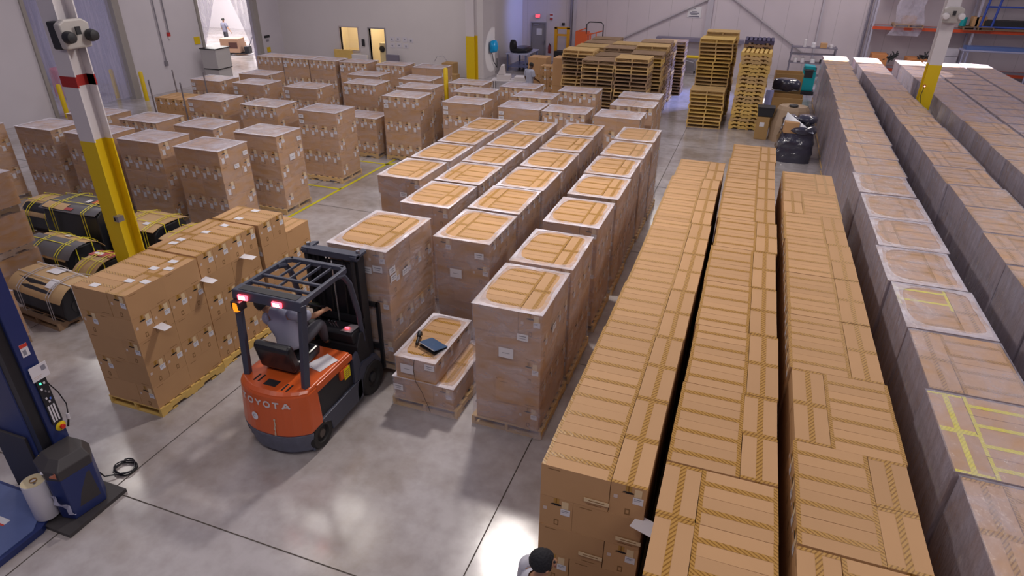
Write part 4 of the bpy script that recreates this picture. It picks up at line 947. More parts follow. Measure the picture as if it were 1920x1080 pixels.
o = MB().box((.47, .05, 1.66), (.475, .24, 1.84), WHITE).box((.475, .17, 1.75), (.477, .22, 1.81), GREYINK).box((.475, .07, 1.71), (.477, .16, 1.715), PINK).box((.475, .07, 1.69), (.477, .15, 1.695), PINK).obj('instruction_card', wm)
MB().box((.44, .07, 1.97), (.443, .15, 2.12), WHITE).box((.443, .07, 2.08), (.445, .15, 2.12), mat('red_header', (.6, .05, .03), .5)).box((.443, .085, 1.99), (.445, .12, 2.05), GREYINK).obj('warning_sticker', wm)
MB().tube([(.44, .19, 1.58), (.46, .25, 1.40), (.47, .28, 1.22), (.46, .26, 1.07)], .007, BLACK, 6).obj('cable', wm, smooth=True)
MB().tube([(.46, .26, 1.09), (.455, .25, 1.02)], .018, WHITE, 8).tube([(.455, .25, 1.02), (.45, .22, .93)], .011, BLACK, 8).obj('plug', wm)
# film carriage box at the mast foot
cbx = root('film_carriage', (.60, -.02, 0)); cbx.parent = wm; cbx.scale = (.92, .92, .95)
b = MB().prism([(-.26, -.20), (.04, -.30), (.22, -.26), (.28, .12), (.10, .26), (-.20, .24)], .05, .66, NB, 'z'); b.obj('housing', cbx, bevel=.012)
n6 = [(-.26, -.20), (.04, -.30), (.22, -.26), (.28, .12), (.10, .26), (-.20, .24)]
vs = [(x, y, .66) for x, y in n6] + [(x*1.02, y*1.02, .78) for x, y in n6] + [(x*.72, y*.7+.03, .88) for x, y in n6]
b = MB().add(vs, [tuple(range(12, 18))] + [(i, (i+1) % 6, (i+1) % 6+6, i+6) for i in range(6)] + [(i+6, (i+1) % 6+6, (i+1) % 6+12, i+12) for i in range(6)], DG); b.obj('cover', cbx, bevel=.01)
MB().box((-.20, -.16, .80), (-.12, -.10, .84), SAFETY).obj('yellow_label', cbx)
b = MB().add([(-.02, -.31, .74), (.16, -.28, .74), (.15, -.21, .82), (-.02, -.23, .82)], [(0, 1, 2, 3)], WHITE).add([(.10, -.292, .70), (.20, -.275, .70), (.20, -.27, .78), (.10, -.285, .78)], [(0, 1, 2, 3)], mat('orange_sticker', (.6, .2, .1), .5)); b.obj('sticker', cbx)
MB().add([(.222, -.24, .18), (.278, .08, .18), (.272, .06, .58), (.22, -.20, .60)], [(0, 1, 2, 3)], DG).obj('side_grille', cbx)
MB().tube([(-.10, -.36, .04), (-.10, -.36, .62)], .018, STEEL, 10).obj('roller', cbx, smooth=True)
bf = MB().box((-.36, -.47, .0), (.36, .34, .05), DG).obj('foot_plate', cbx)
# turntable
MB().prism([(-1.6, -1.9), (.58, -1.9), (.58, -.50), (.40, -.16), (-1.6, -.16)], .0, .075, NB, 'z').obj('platform_frame', wm)
MB().prism([(-1.6, -1.85), (.53, -1.85), (.53, -.56), (.25, -.2), (-1.6, -.2)], .075, .085, NB2, 'z').obj('turntable_deck', wm)
b = MB().box((-.12, -.62, .085), (.16, -.55, .087), WHITE).box((-.12, -.64, .085), (.16, -.62, .087), mat('red_header', (.6, .05, .03), .5)); b.obj('deck_label', wm)
tag(wm, 'navy blue stretch-wrapping machine with tall mast, control panel and turntable', 'machine')
FILMW = mat('white_film_roll', (.62, .60, .64), .3, coat=.3); CORE_ = mat('cardboard_core', (.35, .2, .07), .7); FT = mat('yellowish_film_edge', (.66, .56, .36), .4)
fr = root('film_roll', (-6.76, 3.12, .085), 0)
MB().lathe([(.04, .50), (.125, .50), (.127, .495), (.127, .005), (.125, 0), (.04, 0)], FILMW, 28).obj('wound_film', fr, smooth=True)
n = 28; MB().add([(r_*math.cos(2*PI*k/n), r_*math.sin(2*PI*k/n), .5025) for r_ in (.042, .120) for k in range(n)], [(k, n+k, n+(k+1) % n, (k+1) % n) for k in range(n)], FT).obj('film_edge', fr)
MB().lathe([(.038, .0), (.038, .515), (.031, .515), (.031, .40)], CORE_, 20).obj('core', fr)
tag(fr, 'upright roll of white stretch film beside the wrapping machine', 'film roll')
b = MB(); vs = []; random.seed(5)
for i in range(9):
    for k in range(4): vs.append((-6.62+.04*i, 3.14-.0*i+.02*math.sin(i*1.3+k), .38-.035*k-.01*i+.02*math.sin(k*2+i)))
b.add(vs, [(i*4+k, i*4+k+1, i*4+k+5, i*4+k+4) for i in range(8) for k in range(3)], mat('loose_film', (.55, .55, .68), .25)); o = b.obj('loose_film_tail', smooth=True); tag(o, 'crumpled end of stretch film clinging to the wrapping machine housing', 'film')
vs = []
for k in range(60):
    a = k*.36; r = .13+.015*math.sin(k*.9); vs.append((-6.62+r*math.cos(a), 4.02+r*.9*math.sin(a), .012+.014*(k//18)))
o = MB().tube([(-6.75, 3.72, .3), (-6.7, 3.8, .05)]+vs, .009, BLACK, 6).obj('coiled_cable', smooth=True); tag(o, 'dark cable coiled on the floor behind the wrapping machine', 'cable')

# ------------------------------------------------------------------ crates with pallets between, wrapped, at the frame edge
CRK = mat('crate_kraft', (.42, .215, .075), .65, noise=.1, nscale=3, rnd=.05)
def crate_stack(x, y, rot, tiers, label, w=1.25, d=1.1, th=.56):
    c = root('crate_stack', (x, y, 0), rot); z = 0
    for k in range(tiers):
        o = inst(SP_OLD, 'pallet', (0, 0, z), 0, c); z += .135
        b = MB().box((-w/2, -d/2, 0), (w/2, d/2, th), CRK)
        for yy in (-d/2-.001,): b.box((-w/2, yy-.001, .28), (w/2, yy, .29), INK)
        b.box((-.006, -d/2-.002, 0), (.006, -d/2, th), INK); b.obj('box', c, (0, 0, z), bevel=.006); z += th
    b = film_side(w+.02, d+.02, .03, z, F_SIDE); film_top(w+.02, d+.02, z+.004, F_TOP, False, b); b.obj('stretch_film', c, smooth=True)
    tag(c, label, 'crate stack')
crate_stack(-12.92, 6.80, .0, 3, 'tall film-wrapped stack of big boxes with pallets between, at the photo edge', w=1.2, d=1.15, th=.615)
crate_stack(-11.17, 5.20, .0, 1, 'film-wrapped box on a pallet beside the blue machine mast', w=1.1, d=1.1, th=.8)

# ------------------------------------------------------------------ strapped machines on pallets
DKM = mat('black_machine_casting', (.012, .013, .018), .4); GCOV = mat('grey_shiny_cover', (.12, .115, .125), .25)
MAROON = mat('maroon_board', (.16, .02, .02), .5); REDB = mat('faded_red_print', (.42, .06, .06), .5); BKRAFT = mat('worn_kraft_sheet', (.52, .34, .17), .65, noise=.1, nscale=4)
def strapped(x, y, rot, L, W, H, cover, label, bend=.10, pal=True, straps=YSTRAP, sheets=(), under=DKM):
    c = root('strapped_machine', (x, y, 0), rot)
    z0 = .135
    for px in ((-.35*L, .35*L) if L > 1.5 else (0,)): inst(SP_OLD, 'pallet', (px, 0, 0), 0, c)
    prof = [(-W/2+.04, z0), (W/2-.04, z0), (W/2, z0+.12), (W/2-.03, H-.12), (W/2-.16, H-.02), (-W/2+.16, H-.02), (-W/2+.03, H-.12), (-W/2, z0+.12)]
    MB().prism(prof[::-1], -L/2, L/2, under, 'x').obj('machine_body', c, bevel=.03)
    MB().tube([(-L/2-.01, -.12, .36), (L/2+.01, -.12, .36)], .13, CHAR, 14).obj('shaft_housing', c, smooth=True)
    # bowed cover sheet
    n = 14; vs = []
    for i in range(n+1):
        t = -1+2*i/n; yy = t*(W/2+.03); zz = H + .02 - bend*abs(t)**3 * 1.6
        for xx in (-L/2-.03, -L/6, L/6, L/2+.03): vs.append((xx, yy, zz + .01*math.sin(3*xx+2*t)))
    k = len(vs); vs += [(a, b_, c_-.012) for a, b_, c_ in vs]
    q = 4; fs = [(i*q+j, i*q+j+1, (i+1)*q+j+1, (i+1)*q+j) for i in range(n) for j in range(3)]
    fs += [tuple(v_+k for v_ in f[::-1]) for f in fs]
    fs += [(i*q, (i+1)*q, (i+1)*q+k, i*q+k) for i in range(n)] + [(i*q+3+k, (i+1)*q+3+k, (i+1)*q+3, i*q+3) for i in range(n)] + [(j+1, j, j+k, j+1+k) for j in range(3)] + [(n*q+j, n*q+j+1, n*q+j+1+k, n*q+j+k) for j in range(3)]
    MB().add(vs, fs, cover).obj('cover_sheet', c, smooth=True)
    hz = lambda xx, yy: H + .036 - bend*abs(yy/(W/2+.03))**3*1.6 + .01*math.sin(3*xx+2*yy/(W/2))
    for (x0, y0, x1, y1, m) in sheets:
        vs = []
        for i in range(7):
            yy = y0+(y1-y0)*i/6
            for j in range(4): xx = x0+(x1-x0)*j/3; vs.append((xx, yy, hz(xx, yy)))
        MB().add(vs, [(i*4+j, i*4+j+1, (i+1)*4+j+1, (i+1)*4+j) for i in range(6) for j in range(3)], m).obj('top_sheet', c, smooth=True)
    for sx in (-.30*L, -.30*L+.07, .28*L, .28*L+.07):
        pts = [(sx, -W/2-.045, .10)] + [(sx, t*(W/2+.036), hz(sx, t*(W/2))+.008) for t in (-1, -.8, -.5, 0, .5, .8, 1)] + [(sx, W/2+.045, .10)]
        b = MB()
        for p, q_ in zip(pts, pts[1:]): b.bar(p, q_, .018, .004, straps, up=(1, 0, 0) if False else (0, 0, 1))
        b.obj('strap', c)
    for sy in (-.2*W, .22*W):
        b = MB(); pts = [(-L/2-.04, sy, .12), (-L/2-.035, sy, hz(0, sy)+.006), (0, sy, hz(0, sy)+.014), (L/2+.035, sy, hz(0, sy)+.006), (L/2+.04, sy, .12)]
        for p, q_ in zip(pts, pts[1:]): b.bar(p, q_, .018, .004, straps)
        b.obj('strap', c)
    tag(c, label, 'strapped machine'); return c
CLEAR = mat('clear_pale_strapping', (.45, .42, .44), .3)
strapped(-10.98, 6.66, -.10, 1.42, .80, .72, BKRAFT, 'black machine under a bent cardboard sheet with clear straps, beside the long carton stack', bend=.14, straps=CLEAR, sheets=[(-.2, .0, .12, .26, WHITE), (.2, -.3, .42, -.12, WHITE)])
strapped(-12.95, 9.0, .02, 1.5, .9, 1.02, GCOV, 'black machine with a dark printed cover and doubled yellow straps, tallest of the strapped ones', bend=.05, sheets=[(-.7, -.46, -.1, -.25, BKRAFT), (.1, -.1, .22, .05, WHITE), (.3, -.1, .72, .40, mat('orange_red_print', (.55, .10, .02), .5)), (-.1, -.44, .1, -.36, REDB)])
strapped(-12.42, 7.92, -.05, 1.15, .8, .66, BKRAFT, 'black machine under a grey-and-kraft sheet with yellow straps, ahead of the tallest one', bend=.13, sheets=[(-.70, -.42, .70, .02, GCOV), (-.05, .1, .1, .2, WHITE)])
strapped(-11.20, 7.72, .0, .48, .8, .55, BKRAFT, 'low red-and-kraft strapped machine at the foot of the banded column', bend=.1, sheets=[(-.3, .0, .28, .38, REDB), (-.25, .05, -.02, .15, WHITE)])
strapped(-11.5, 9.25, .0, 1.05, .9, .74, BKRAFT, 'kraft-covered machine with yellow straps behind the banded column', bend=.04, sheets=[(.1, -.3, .25, -.2, WHITE)])
strapped(-10.30, 9.20, .0, .95, .85, .62, BKRAFT, 'small black machine with a kraft sheet and yellow straps, next to the lined aisle', bend=.03)
strapped(-14.4, 9.30, .0, 1.0, .9, .78, BKRAFT, 'kraft-wrapped machine half hidden behind the tall stack of big boxes', bend=.16, sheets=[(.1, -.42, .5, -.1, GCOV)])

# ------------------------------------------------------------------ pallet stacks
pile = MB()
def raw(me): return [tuple(v.co) for v in me.vertices], [tuple(p.vertices) for p in me.polygons], me.materials[0]
RAW = {id(m_): raw(m_) for m_ in (SP_NEW, SP_OLD, SP_YEL)}
def pstack(x, y, rot, n, kinds, label, show_from=0, lean=0.0, top=None, jit=.02):
    rr = random.Random(int(x*100+y*10)); 
    for k in range(n):
        me = kinds[rr.randrange(len(kinds))]; r_ = rot + rr.uniform(-.03, .03)
        px, py = x + rr.uniform(-jit, jit) + lean*k/n, y + rr.uniform(-jit, jit)
        if k < show_from:
            V, F_, m_ = RAW[id(me)]; T = Matrix.Translation((px, py, k*.1355)) @ Matrix.Rotation(r_, 4, 'Z'); pile.add(V, F_, m_, T); continue
        o = inst(me, 'pallet', (px, py, k*.1355), r_)
        d = n-1-k
        s = 'wooden pallet %s %s' % ('on top of' if d == 0 else ORD[d] + ' from the top of', label)
        tag(o, s, 'pallet', 'pallets in ' + label)
OLD = [SP_OLD, SP_OLD, SP_NEW]; DRK = [SP_OLD]; NEW = [SP_YEL, SP_NEW, SP_YEL]
pstack(-5.45, 24.55, .02, 17, OLD, 'the leaning front stack of the pallet yard', 6, .08)
pstack(-4.13, 24.55, 0, 18, OLD, 'the front aisle-side yard stack', 4)
pstack(-6.5, 25.85, 0, 18, OLD, 'the second-rank stack beside the yellow stacker', 4)
pstack(-5.2, 25.85, 0, 17, OLD, 'the middle second-rank stack', 14)
pstack(-3.85, 25.85, .02, 18, [SP_YEL, SP_OLD, SP_NEW], 'the second-rank stack on the aisle side', 2)
pstack(-6.3, 27.1, 0, 18, OLD, 'the third-rank stack beside the stacker', 15)
pstack(-5.15, 27.1, 0, 18, OLD, 'the middle third-rank stack', 15)
pstack(-3.85, 27.1, 0, 19, OLD, 'the third-rank stack on the aisle side', 5)
pstack(-6.3, 28.4, 0, 18, OLD, 'the fourth-rank stack beside the stacker', 16)
pstack(-5.1, 28.4, 0, 18, [SP_NEW], 'the middle fourth-rank stack', 16)
pstack(-3.92, 28.4, 0, 19, OLD, 'the fourth-rank stack on the aisle side', 6)
pstack(-6.3, 29.75, 0, 18, OLD, 'the fifth-rank stack beside the stacker', 16)
pstack(-3.92, 29.75, 0, 18, OLD, 'the fifth-rank stack on the aisle side', 7)
pstack(-3.6, 31.3, 0, 17, OLD, 'the farthest stack on the aisle side', 9)
pstack(-1.44, 25.45, .02, 10, NEW, 'the short yellow stack in the aisle', 0)
pstack(-1.44, 26.75, .0, 22, NEW, 'the tall yellow stack in the aisle', 5)
pstack(-1.34, 28.0, .0, 23, NEW, 'the tallest yellow stack, behind the other aisle stacks', 19)
pstack(.0, 25.85, R90-.02, 20, NEW, 'the narrow yellow stack beside the discarded boxes', 0, .05)
pstack(.05, 27.1, R90, 21, [SP_OLD], 'the dark stack behind the narrow yellow one', 17)
po = pile.obj('buried_pallet'); tag(po, 'pallets buried in the middle and lower courses of the pallet yard', 'pallet', kind='stuff')
PP = mat('dark_violet_plastic', (.06, .05, .12), .5)
o = stack_pallet(PP, 'plastic'); q = inst(o, 'plastic_pallet', (.05, 27.1, 21*.1355), R90); tag(q, 'dark plastic pallet on top of the dark stack behind the narrow yellow one', 'pallet')

# ------------------------------------------------------------------ cartons and a worker near the pallet yard
cnt = {}
for (x, y, n) in ((-7.95, 27.0, 4),):
    q = inst(SP_YEL, 'pallet', (x, y, 0), 0); tag(q, 'wooden pallet under the four-layer carton pile beside the worker', 'pallet')
    for k in range(n):
        for i in range(3):
            o = inst(CARTON, 'carton', (x-.31+.31*i, y-.1, .14+k*CH), 0)
            tag(o, 'labelled carton in the pile beside the worker, %s layer up, %s of three across' % (ORD[k], ['first', 'middle', 'last'][i]), 'carton', 'cartons beside the worker')
q = inst(SP_YEL, 'pallet', (-9.1, 28.9, 0), 0); tag(q, 'wooden pallet under the bigger boxes behind the worker', 'pallet')
for k, (dx, w_, h_) in enumerate(((0, .95, .75), (-.05, .85, .72))):
    o = MB().box((-w_/2, -.4, 0), (w_/2, .4, h_), KRAFT).box((-.03, -.401, h_-.1), (.03, .4, h_+.002), TAPE).obj('big_box', None, (-9.1+dx, 28.9, .14+.755*k), bevel=.01); tag(o, ['lower big brown box behind the worker', 'upper big brown box behind the worker'][k], 'box')
o = MB().box((-.28, -.4, 0), (.28, .4, 2.0), KRAFT).box((-.281, -.401, .9), (.281, .401, .93), TAPE).obj('tall_box', None, (-7.42, 26.5, 0), bevel=.01); tag(o, 'tall narrow brown box between the carton pile and the pallet yard', 'box')
J = standing(wrL=(.30, -.10, .98), wrR=(-.22, -.28, 1.02), elR=(-.27, -.02, 1.14), neck=(0, -.04, 1.52), chin=(0, -.08, 1.56), head=(0, -.09, 1.62), crown=(0, -.075, 1.685), face=(0, -.9, -.4))
person('person', (-8.72, 26.2, 0), 2.6, J, SKIND, mat('pale_blue_grey_shirt', (.42, .44, .56), .8), NAVY, HAIR, 'worker in a pale grey shirt standing among the far carton loads')
# white machine / folding stands beside the worker
c = root('work_cart', (-10.0, 27.6, 0), .2)
MB().box((-.9, -.35, .72), (.9, .35, .76), WHITEP).obj('cart_top', c, bevel=.01)
for sx in (-.8, .8):
    for sy in (-.28, .28): MB().tube([(sx, sy, 0), (sx, sy, .72)], .025, STEEL).obj('leg', c)
tag(c, 'white-topped work cart beside the worker', 'cart')
o = MB().box((-.3, -.22, 0), (.3, .22, .22), WHITEP).prism([(-.25, .22), (.05, .22), (.0, .62), (-.1, .62)], -.22, .22, WHITEP, 'y').obj('label_printer', None, (-10.35, 27.5, .76), .2, bevel=.02); tag(o, 'white table-top label printer with its lid up on the work cart', 'printer')
o = MB().box((-.32, -.25, 0), (.32, .25, .16), WHITEP).obj('scale', None, (-9.55, 27.65, .76), .15, bevel=.02); tag(o, 'flat white scale lying on the work cart', 'scale')

# ------------------------------------------------------------------ things along the back wall
tb = root('work_table', (-12.15, 35.2, 0), 0); TBW = mat('blue_white_table_top', (.50, .52, .72), .4); TBL = mat('blue_grey_leg', (.14, .16, .30), .4)
MB().box((-.6, -1.1, .86), (.6, 1.1, .92), TBW).obj('table_top', tb, bevel=.01)
for sx in (-.52, .52):
    for sy in (-1.0, 1.0): MB().box((sx-.04, sy-.04, 0), (sx+.04, sy+.04, .86), TBL).obj('leg', tb)
MB().box((-.56, -1.0, .2), (.56, 1.0, .24), TBL).obj('lower_shelf', tb)
tag(tb, 'blue-white work table beside the grey exit door', 'table')
random.seed(11)
def lump(name, loc, sx, sy, sz, m, label, cat, seed=1, flat=.0):
    rr = random.Random(seed); bm = bmesh.new(); bmesh.ops.create_icosphere(bm, subdivisions=3, radius=1)
    for v in bm.verts:
        k = 1 + rr.uniform(-.07, .07) + .12*math.sin(v.co.x*5+seed)*math.cos(v.co.y*4+seed*2); v.co *= k
        c = v.co; v.co = Vector((max(-1, min(1, c.x*1.15))*sx, max(-1, min(1, c.y*1.15))*sy, (max(-.8, min(.9, c.z))+.8)*sz))
    me = bpy.data.meshes.new(name); bm.to_mesh(me); bm.free(); me.materials.append(m); me.polygons.foreach_set('use_smooth', [True]*len(me.polygons))
    o = bpy.data.objects.new(name, me); COL.objects.link(o); o.location = loc; tag(o, label, cat); return o
BAG = mat('black_bag_plastic', (.012, .012, .016), .3)
lump('tool_bag', (-12.1, 35.0, .92), .5, .8, .16, BAG, 'black tool bag lying on the blue-white work table', 'bag', 2)
lump('backpack', (-12.45, 34.5, .92), .18, .16, .38, BAG, 'upright black backpack on the blue-white work table', 'bag', 3)
lump('tool_bag', (-11.7, 35.3, .0), .5, .35, .17, BAG, 'black bag on the floor under the work table', 'bag', 4)
o = lump('fan', (-12.74, 32.35, 1.18), .16, .34, .34, mat('bright_blue_plastic', (.0, .30, .62), .3), 'bright blue round hose reel on the office end wall', 'hose reel', 6)
o.name = 'hose_reel'
tube_thing('hanging_hose', [(-12.84, 32.3, 1.2), (-12.82, 32.5, .7), (-12.78, 32.9, .35), (-12.82, 33.0, .8)], .02, BLACK, 'thin dark hose hanging under the blue reel', 'hose')
# exit sign and notices
o = MB().box((-12.48, 38.33, 2.36), (-12.18, 38.395, 2.58), mat('exit_sign_housing', (.5, .3, .3), .5)).obj('exit_sign')
EX = mat('red_exit_glow', (1, .05, .08), .4, emit=(1, .04, .07, 5)); b = MB()
L5 = {'E': ['111', '100', '110', '100', '111'], 'X': ['101', '101', '010', '101', '101'], 'I': ['111', '010', '010', '010', '111'], 'T': ['111', '010', '010', '010', '010']}
for i, ch in enumerate('EXIT'):
    for r_, row in enumerate(L5[ch]):
        for c_, v_ in enumerate(row):
            if v_ == '1': x0 = -12.465+.07*i+.018*c_; z0 = 2.53-.028*r_; b.box((x0, 38.322, z0-.026), (x0+.018, 38.33, z0), EX)
b.obj('lettering', o); tag(o, 'red glowing exit sign above the grey door', 'sign')
o = MB().box((-11.61, 38.36, 2.26), (-11.41, 38.395, 2.62), WHITE).box((-11.60, 38.35, 2.27), (-11.42, 38.362, 2.40), REDB).box((-11.60, 38.35, 2.5), (-11.42, 38.362, 2.6), REDB).obj('fire_sign'); tag(o, 'small red and white fire notice to one side of the exit sign', 'sign')
fe = root('fire_extinguisher', (-11.55, 38.30, .45)); MB().lathe([(.02, 0), (.085, .02), (.085, .40), (.05, .47), (.025, .5)], mat('dark_red_cylinder', (.25, .02, .02), .3), 16).obj('cylinder', fe, smooth=True); MB().tube([(0, 0, .5), (.0, -.05, .56), (.1, -.04, .4)], .018, BLACK).obj('hose', fe, smooth=True)
tag(fe, 'small dark fire extinguisher hanging beside the grey exit door', 'extinguisher')
o = MB().box((-3.84, 38.37, 2.70), (-3.14, 38.396, 3.24), WHITE).obj('wall_notice'); b = MB()
for z, w_, m_ in ((3.14, .10, GREYINK), (3.0, .28, GREYINK), (2.92, .5, PP), (2.85, .36, GREYINK), (2.75, .55, PP)): b.box((-3.49-w_/2, 38.362, z-.02), (-3.49+w_/2, 38.37, z+.015), m_)
b.obj('printed_lines', o); tag(o, 'white printed notice high on the back wall', 'notice')
o = MB().box((-10.85, 38.30, 2.0), (-10.7, 38.4, 2.15), CHAR).obj('wall_box'); tag(o, 'small dark box on the back wall above the stacker', 'box')
# yellow stacker
s_ = root('stacker', (-10.55, 37.4, 0)); OY = mat('orange_yellow_enamel', (.68, .33, .01), .4)
for x in (-.36, .36): MB().box((x-.08, -.08, .05), (x+.08, .08, 2.0), OY).obj('mast_rail', s_)
MB().box((-.44, -.08, 1.92), (.44, .08, 2.02), OY).obj('top_bar', s_); MB().box((-.36, -.06, 1.55), (.36, .06, 1.65), OY).obj('cross_bar', s_); MB().box((-.36, -.3, .1), (.36, .25, .75), CHAR).obj('power_unit', s_)
for x in (-.28, .28): MB().box((x-.06, -1.1, .03), (x+.06, 0, .10), OY).obj('fork', s_)
tag(s_, 'orange-yellow walk-behind stacker standing at the back wall', 'stacker')
# orange access platform behind the pallets
a_ = root('access_platform', (-8.85, 36.9, 0)); OR2 = mat('faded_orange_panel', (.72, .12, .03), .5)
MB().box((-.72, -.3, .3), (-.05, .3, 1.9), OR2).obj('orange_panel', a_); MB().box((-.7, -.35, .0), (.9, .35, .3), OR2).obj('base', a_, bevel=.02)
MB().tube([(-.1, -.28, 1.8), (-.1, -.28, 2.3), (.05, -.28, 2.42), (.70, -.28, 2.42), (.82, -.28, 2.3), (.82, -.28, .3)], .03, CHAR).obj('hoop', a_, smooth=True)
MB().tube([(-.7, -.28, 1.9), (-.1, -.28, 2.1)], .03, OR2).tube([(-.05, -.28, 1.75), (.82, -.28, 2.0)], .03, OR2).obj('handrail', a_)
for x in (.15, .45): MB().tube([(x, -.28, 1.4), (x, -.28, 1.88)], .03, OR2).obj('baluster', a_)
tag(a_, 'orange access platform with a dark hoop rail behind the pallet yard', 'platform')
# yellow guard rail, grey floor machine, conveyor end
g_ = root('guard_rail', (-2.2, 36.2, 0)); MB().tube([(-1.45, 0, 0), (-1.45, 0, .85), (-1.35, 0, .98), (1.0, .1, .98), (1.15, .1, .86), (1.15, .1, 0)], .075, SAFETY, 12).obj('hooped_rail', g_, smooth=True)
MB().tube([(2.4, -.5, 0), (2.4, -.5, .9)], .075, SAFETY, 12).obj('post', g_, smooth=True); tag(g_, 'yellow hooped guard rail on the floor by the back wall', 'guard rail')
f_ = root('floor_machine', (-3.4, 37.3, 0)); MB().prism([(-.45, .15), (.45, .15), (.35, .62), (-.3, .75)], -.35, .35, STEEL, 'y').obj('body', f_, bevel=.03); MB().wheel((-.4, 0, .12), .12, .08, BLACKR, STEEL, 14).wheel((.4, 0, .12), .12, .08, BLACKR, STEEL, 14).obj('wheel', f_); MB().tube([(.3, 0, .6), (.8, 0, 1.05)], .03, STEEL).obj('handle', f_)
tag(f_, 'small grey floor machine parked behind the yellow guard rail', 'floor machine')
o = root('wall_shelf', (-3.0, 38.0, 1.55)); MB().box((-2.3, -.3, 0), (2.3, .3, .16), mat('violet_grey_beam', (.20, .18, .26), .5)).obj('beam', o); MB().prism([(-.2, 0), (.2, 0), (.06, -.85), (-.06, -.85)], -.05, .05, STEEL, 'y').obj('bracket', o, (1.1, 0, 0)); tag(o, 'grey shelf beam with a hanging bracket along the back wall', 'shelf')
# grey parts shelf with bins
sh = root('parts_shelf', (2.65, 36.6, 0)); VG = mat('violet_grey_metal', (.22, .20, .26), .45, metal=.3)
for x in (-1.0, 1.0):
    for y in (-.3, .3): MB().box((x-.025, y-.025, 0), (x+.025, y+.025, 1.75), VG).obj('upright', sh)
for z in (.35, .95, 1.35, 1.68): MB().box((-1.05, -.32, z), (1.05, .32, z+.04), VG).obj('shelf_board', sh)
tag(sh, 'grey parts shelving against the back wall', 'shelving')
for i, (x, z, w_, h_, m_, t_) in enumerate(((-.45, 1.72, .16, .34, WHITEP, 'white canister on top of the grey parts shelving'), (-.05, 1.72, .22, .2, WHITE, 'white printed tub on top of the grey parts shelving'), (.40, 1.72, .3, .22, KRAFT, 'brown box on top of the grey parts shelving'), (.75, 1.72, .18, .14, WHITEP, 'small white tub at the end of the shelving top'),
        (-.75, .99, .2, .2, WHITEP, 'round white spool first on the upper shelf'), (-.42, .99, .2, .2, WHITEP, 'round white spool second on the upper shelf'), (.05, .99, .24, .18, WHITE, 'white labelled tub on the upper shelf'), (.45, .99, .18, .16, CHAR, 'dark tub on the upper shelf'))):
    o = (MB().lathe([(w_/2, 0), (w_/2, h_), (w_/3, h_+.02)], m_, 14) if 'spool' in t_ or 'canister' in t_ or 'tub' in t_ else MB().box((-w_/2, -w_/2, 0), (w_/2, w_/2, h_), m_)).obj('storage_tub' if 'box' not in t_ else 'storage_box', None, (2.65+x, 36.4, z)); tag(o, t_, 'tub' if 'box' not in t_ else 'box')
tl = root('floor_scrubber', (2.45, 33.6, 0)); TEAL = mat('teal_plastic', (.0, .30, .33), .4)
MB().prism([(-.28, .15), (.28, .15), (.30, .9), (.22, 1.25), (-.24, 1.28), (-.30, .8)], -.3, .3, TEAL, 'y').obj('tank', tl, bevel=.04); MB().box((-.2, -.34, .75), (.16, -.29, 1.12), CHAR).obj('front_panel', tl, bevel=.02); MB().tube([(-.25, -.3, 1.2), (-.25, -.55, 1.1), (.25, -.55, 1.1), (.25, -.3, 1.2)], .025, BLACK).obj('handle', tl); MB().box((-.35, -.4, .02), (.35, .3, .15), CHAR).obj('squeegee', tl)
tag(tl, 'teal floor scrubber standing before the grey parts shelving', 'floor scrubber')
# discarded boxes and bins between the yellow stack and the open rows
def gbox(name, x, y, w_, d_, h_, m_, label, cat='box', rot=0, open_=False, z=0):
    b = MB(); t_ = .02
    if open_:
        b.box((-w_/2, -d_/2, 0), (w_/2, -d_/2+t_, h_), m_).box((-w_/2, d_/2-t_, 0), (w_/2, d_/2, h_), m_).box((-w_/2, -d_/2, 0), (-w_/2+t_, d_/2, h_), m_).box((w_/2-t_, -d_/2, 0), (w_/2, d_/2, h_), m_).box((-w_/2, -d_/2, 0), (w_/2, d_/2, h_*.6), m_)
    else: b.box((-w_/2, -d_/2, 0), (w_/2, d_/2, h_), m_)
    o = b.obj(name, None, (x, y, z), rot, bevel=.01); return tag(o, label, cat)
DKK = mat('brown_board', (.40, .24, .09), .65, noise=.1)
b_ = gbox('tall_carton', .62, 24.2, .42, .42, .78, DKK, 'small upright brown carton at the foot of the narrow yellow stack'); MB().box((-.1, -.212, .45), (.06, -.211, .6), WHITE).obj('label', b_)
bn = root('crate_bin', (.66, 24.25, .785)); MB().prism([(-.24, 0), (.24, 0), (.28, .30), (-.28, .30)], -.24, .24, CHAR, 'y').obj('bin_body', bn, bevel=.02); MB().box((-.29, -.26, .28), (.29, .26, .32), CHAR).obj('bin_rim', bn); tag(bn, 'black plastic bin on the small upright carton', 'bin')
gbox('gaylord_box', 1.4, 29.2, 1.05, .9, 1.55, DKK, 'large open orange-brown bulk box farthest back of the discard pile', 'bulk box', .03, True)
gbox('gaylord_box', 1.38, 26.4, 1.05, .95, 1.12, DKK, 'open ochre bulk box in the middle of the discard pile', 'bulk box', -.05, True)
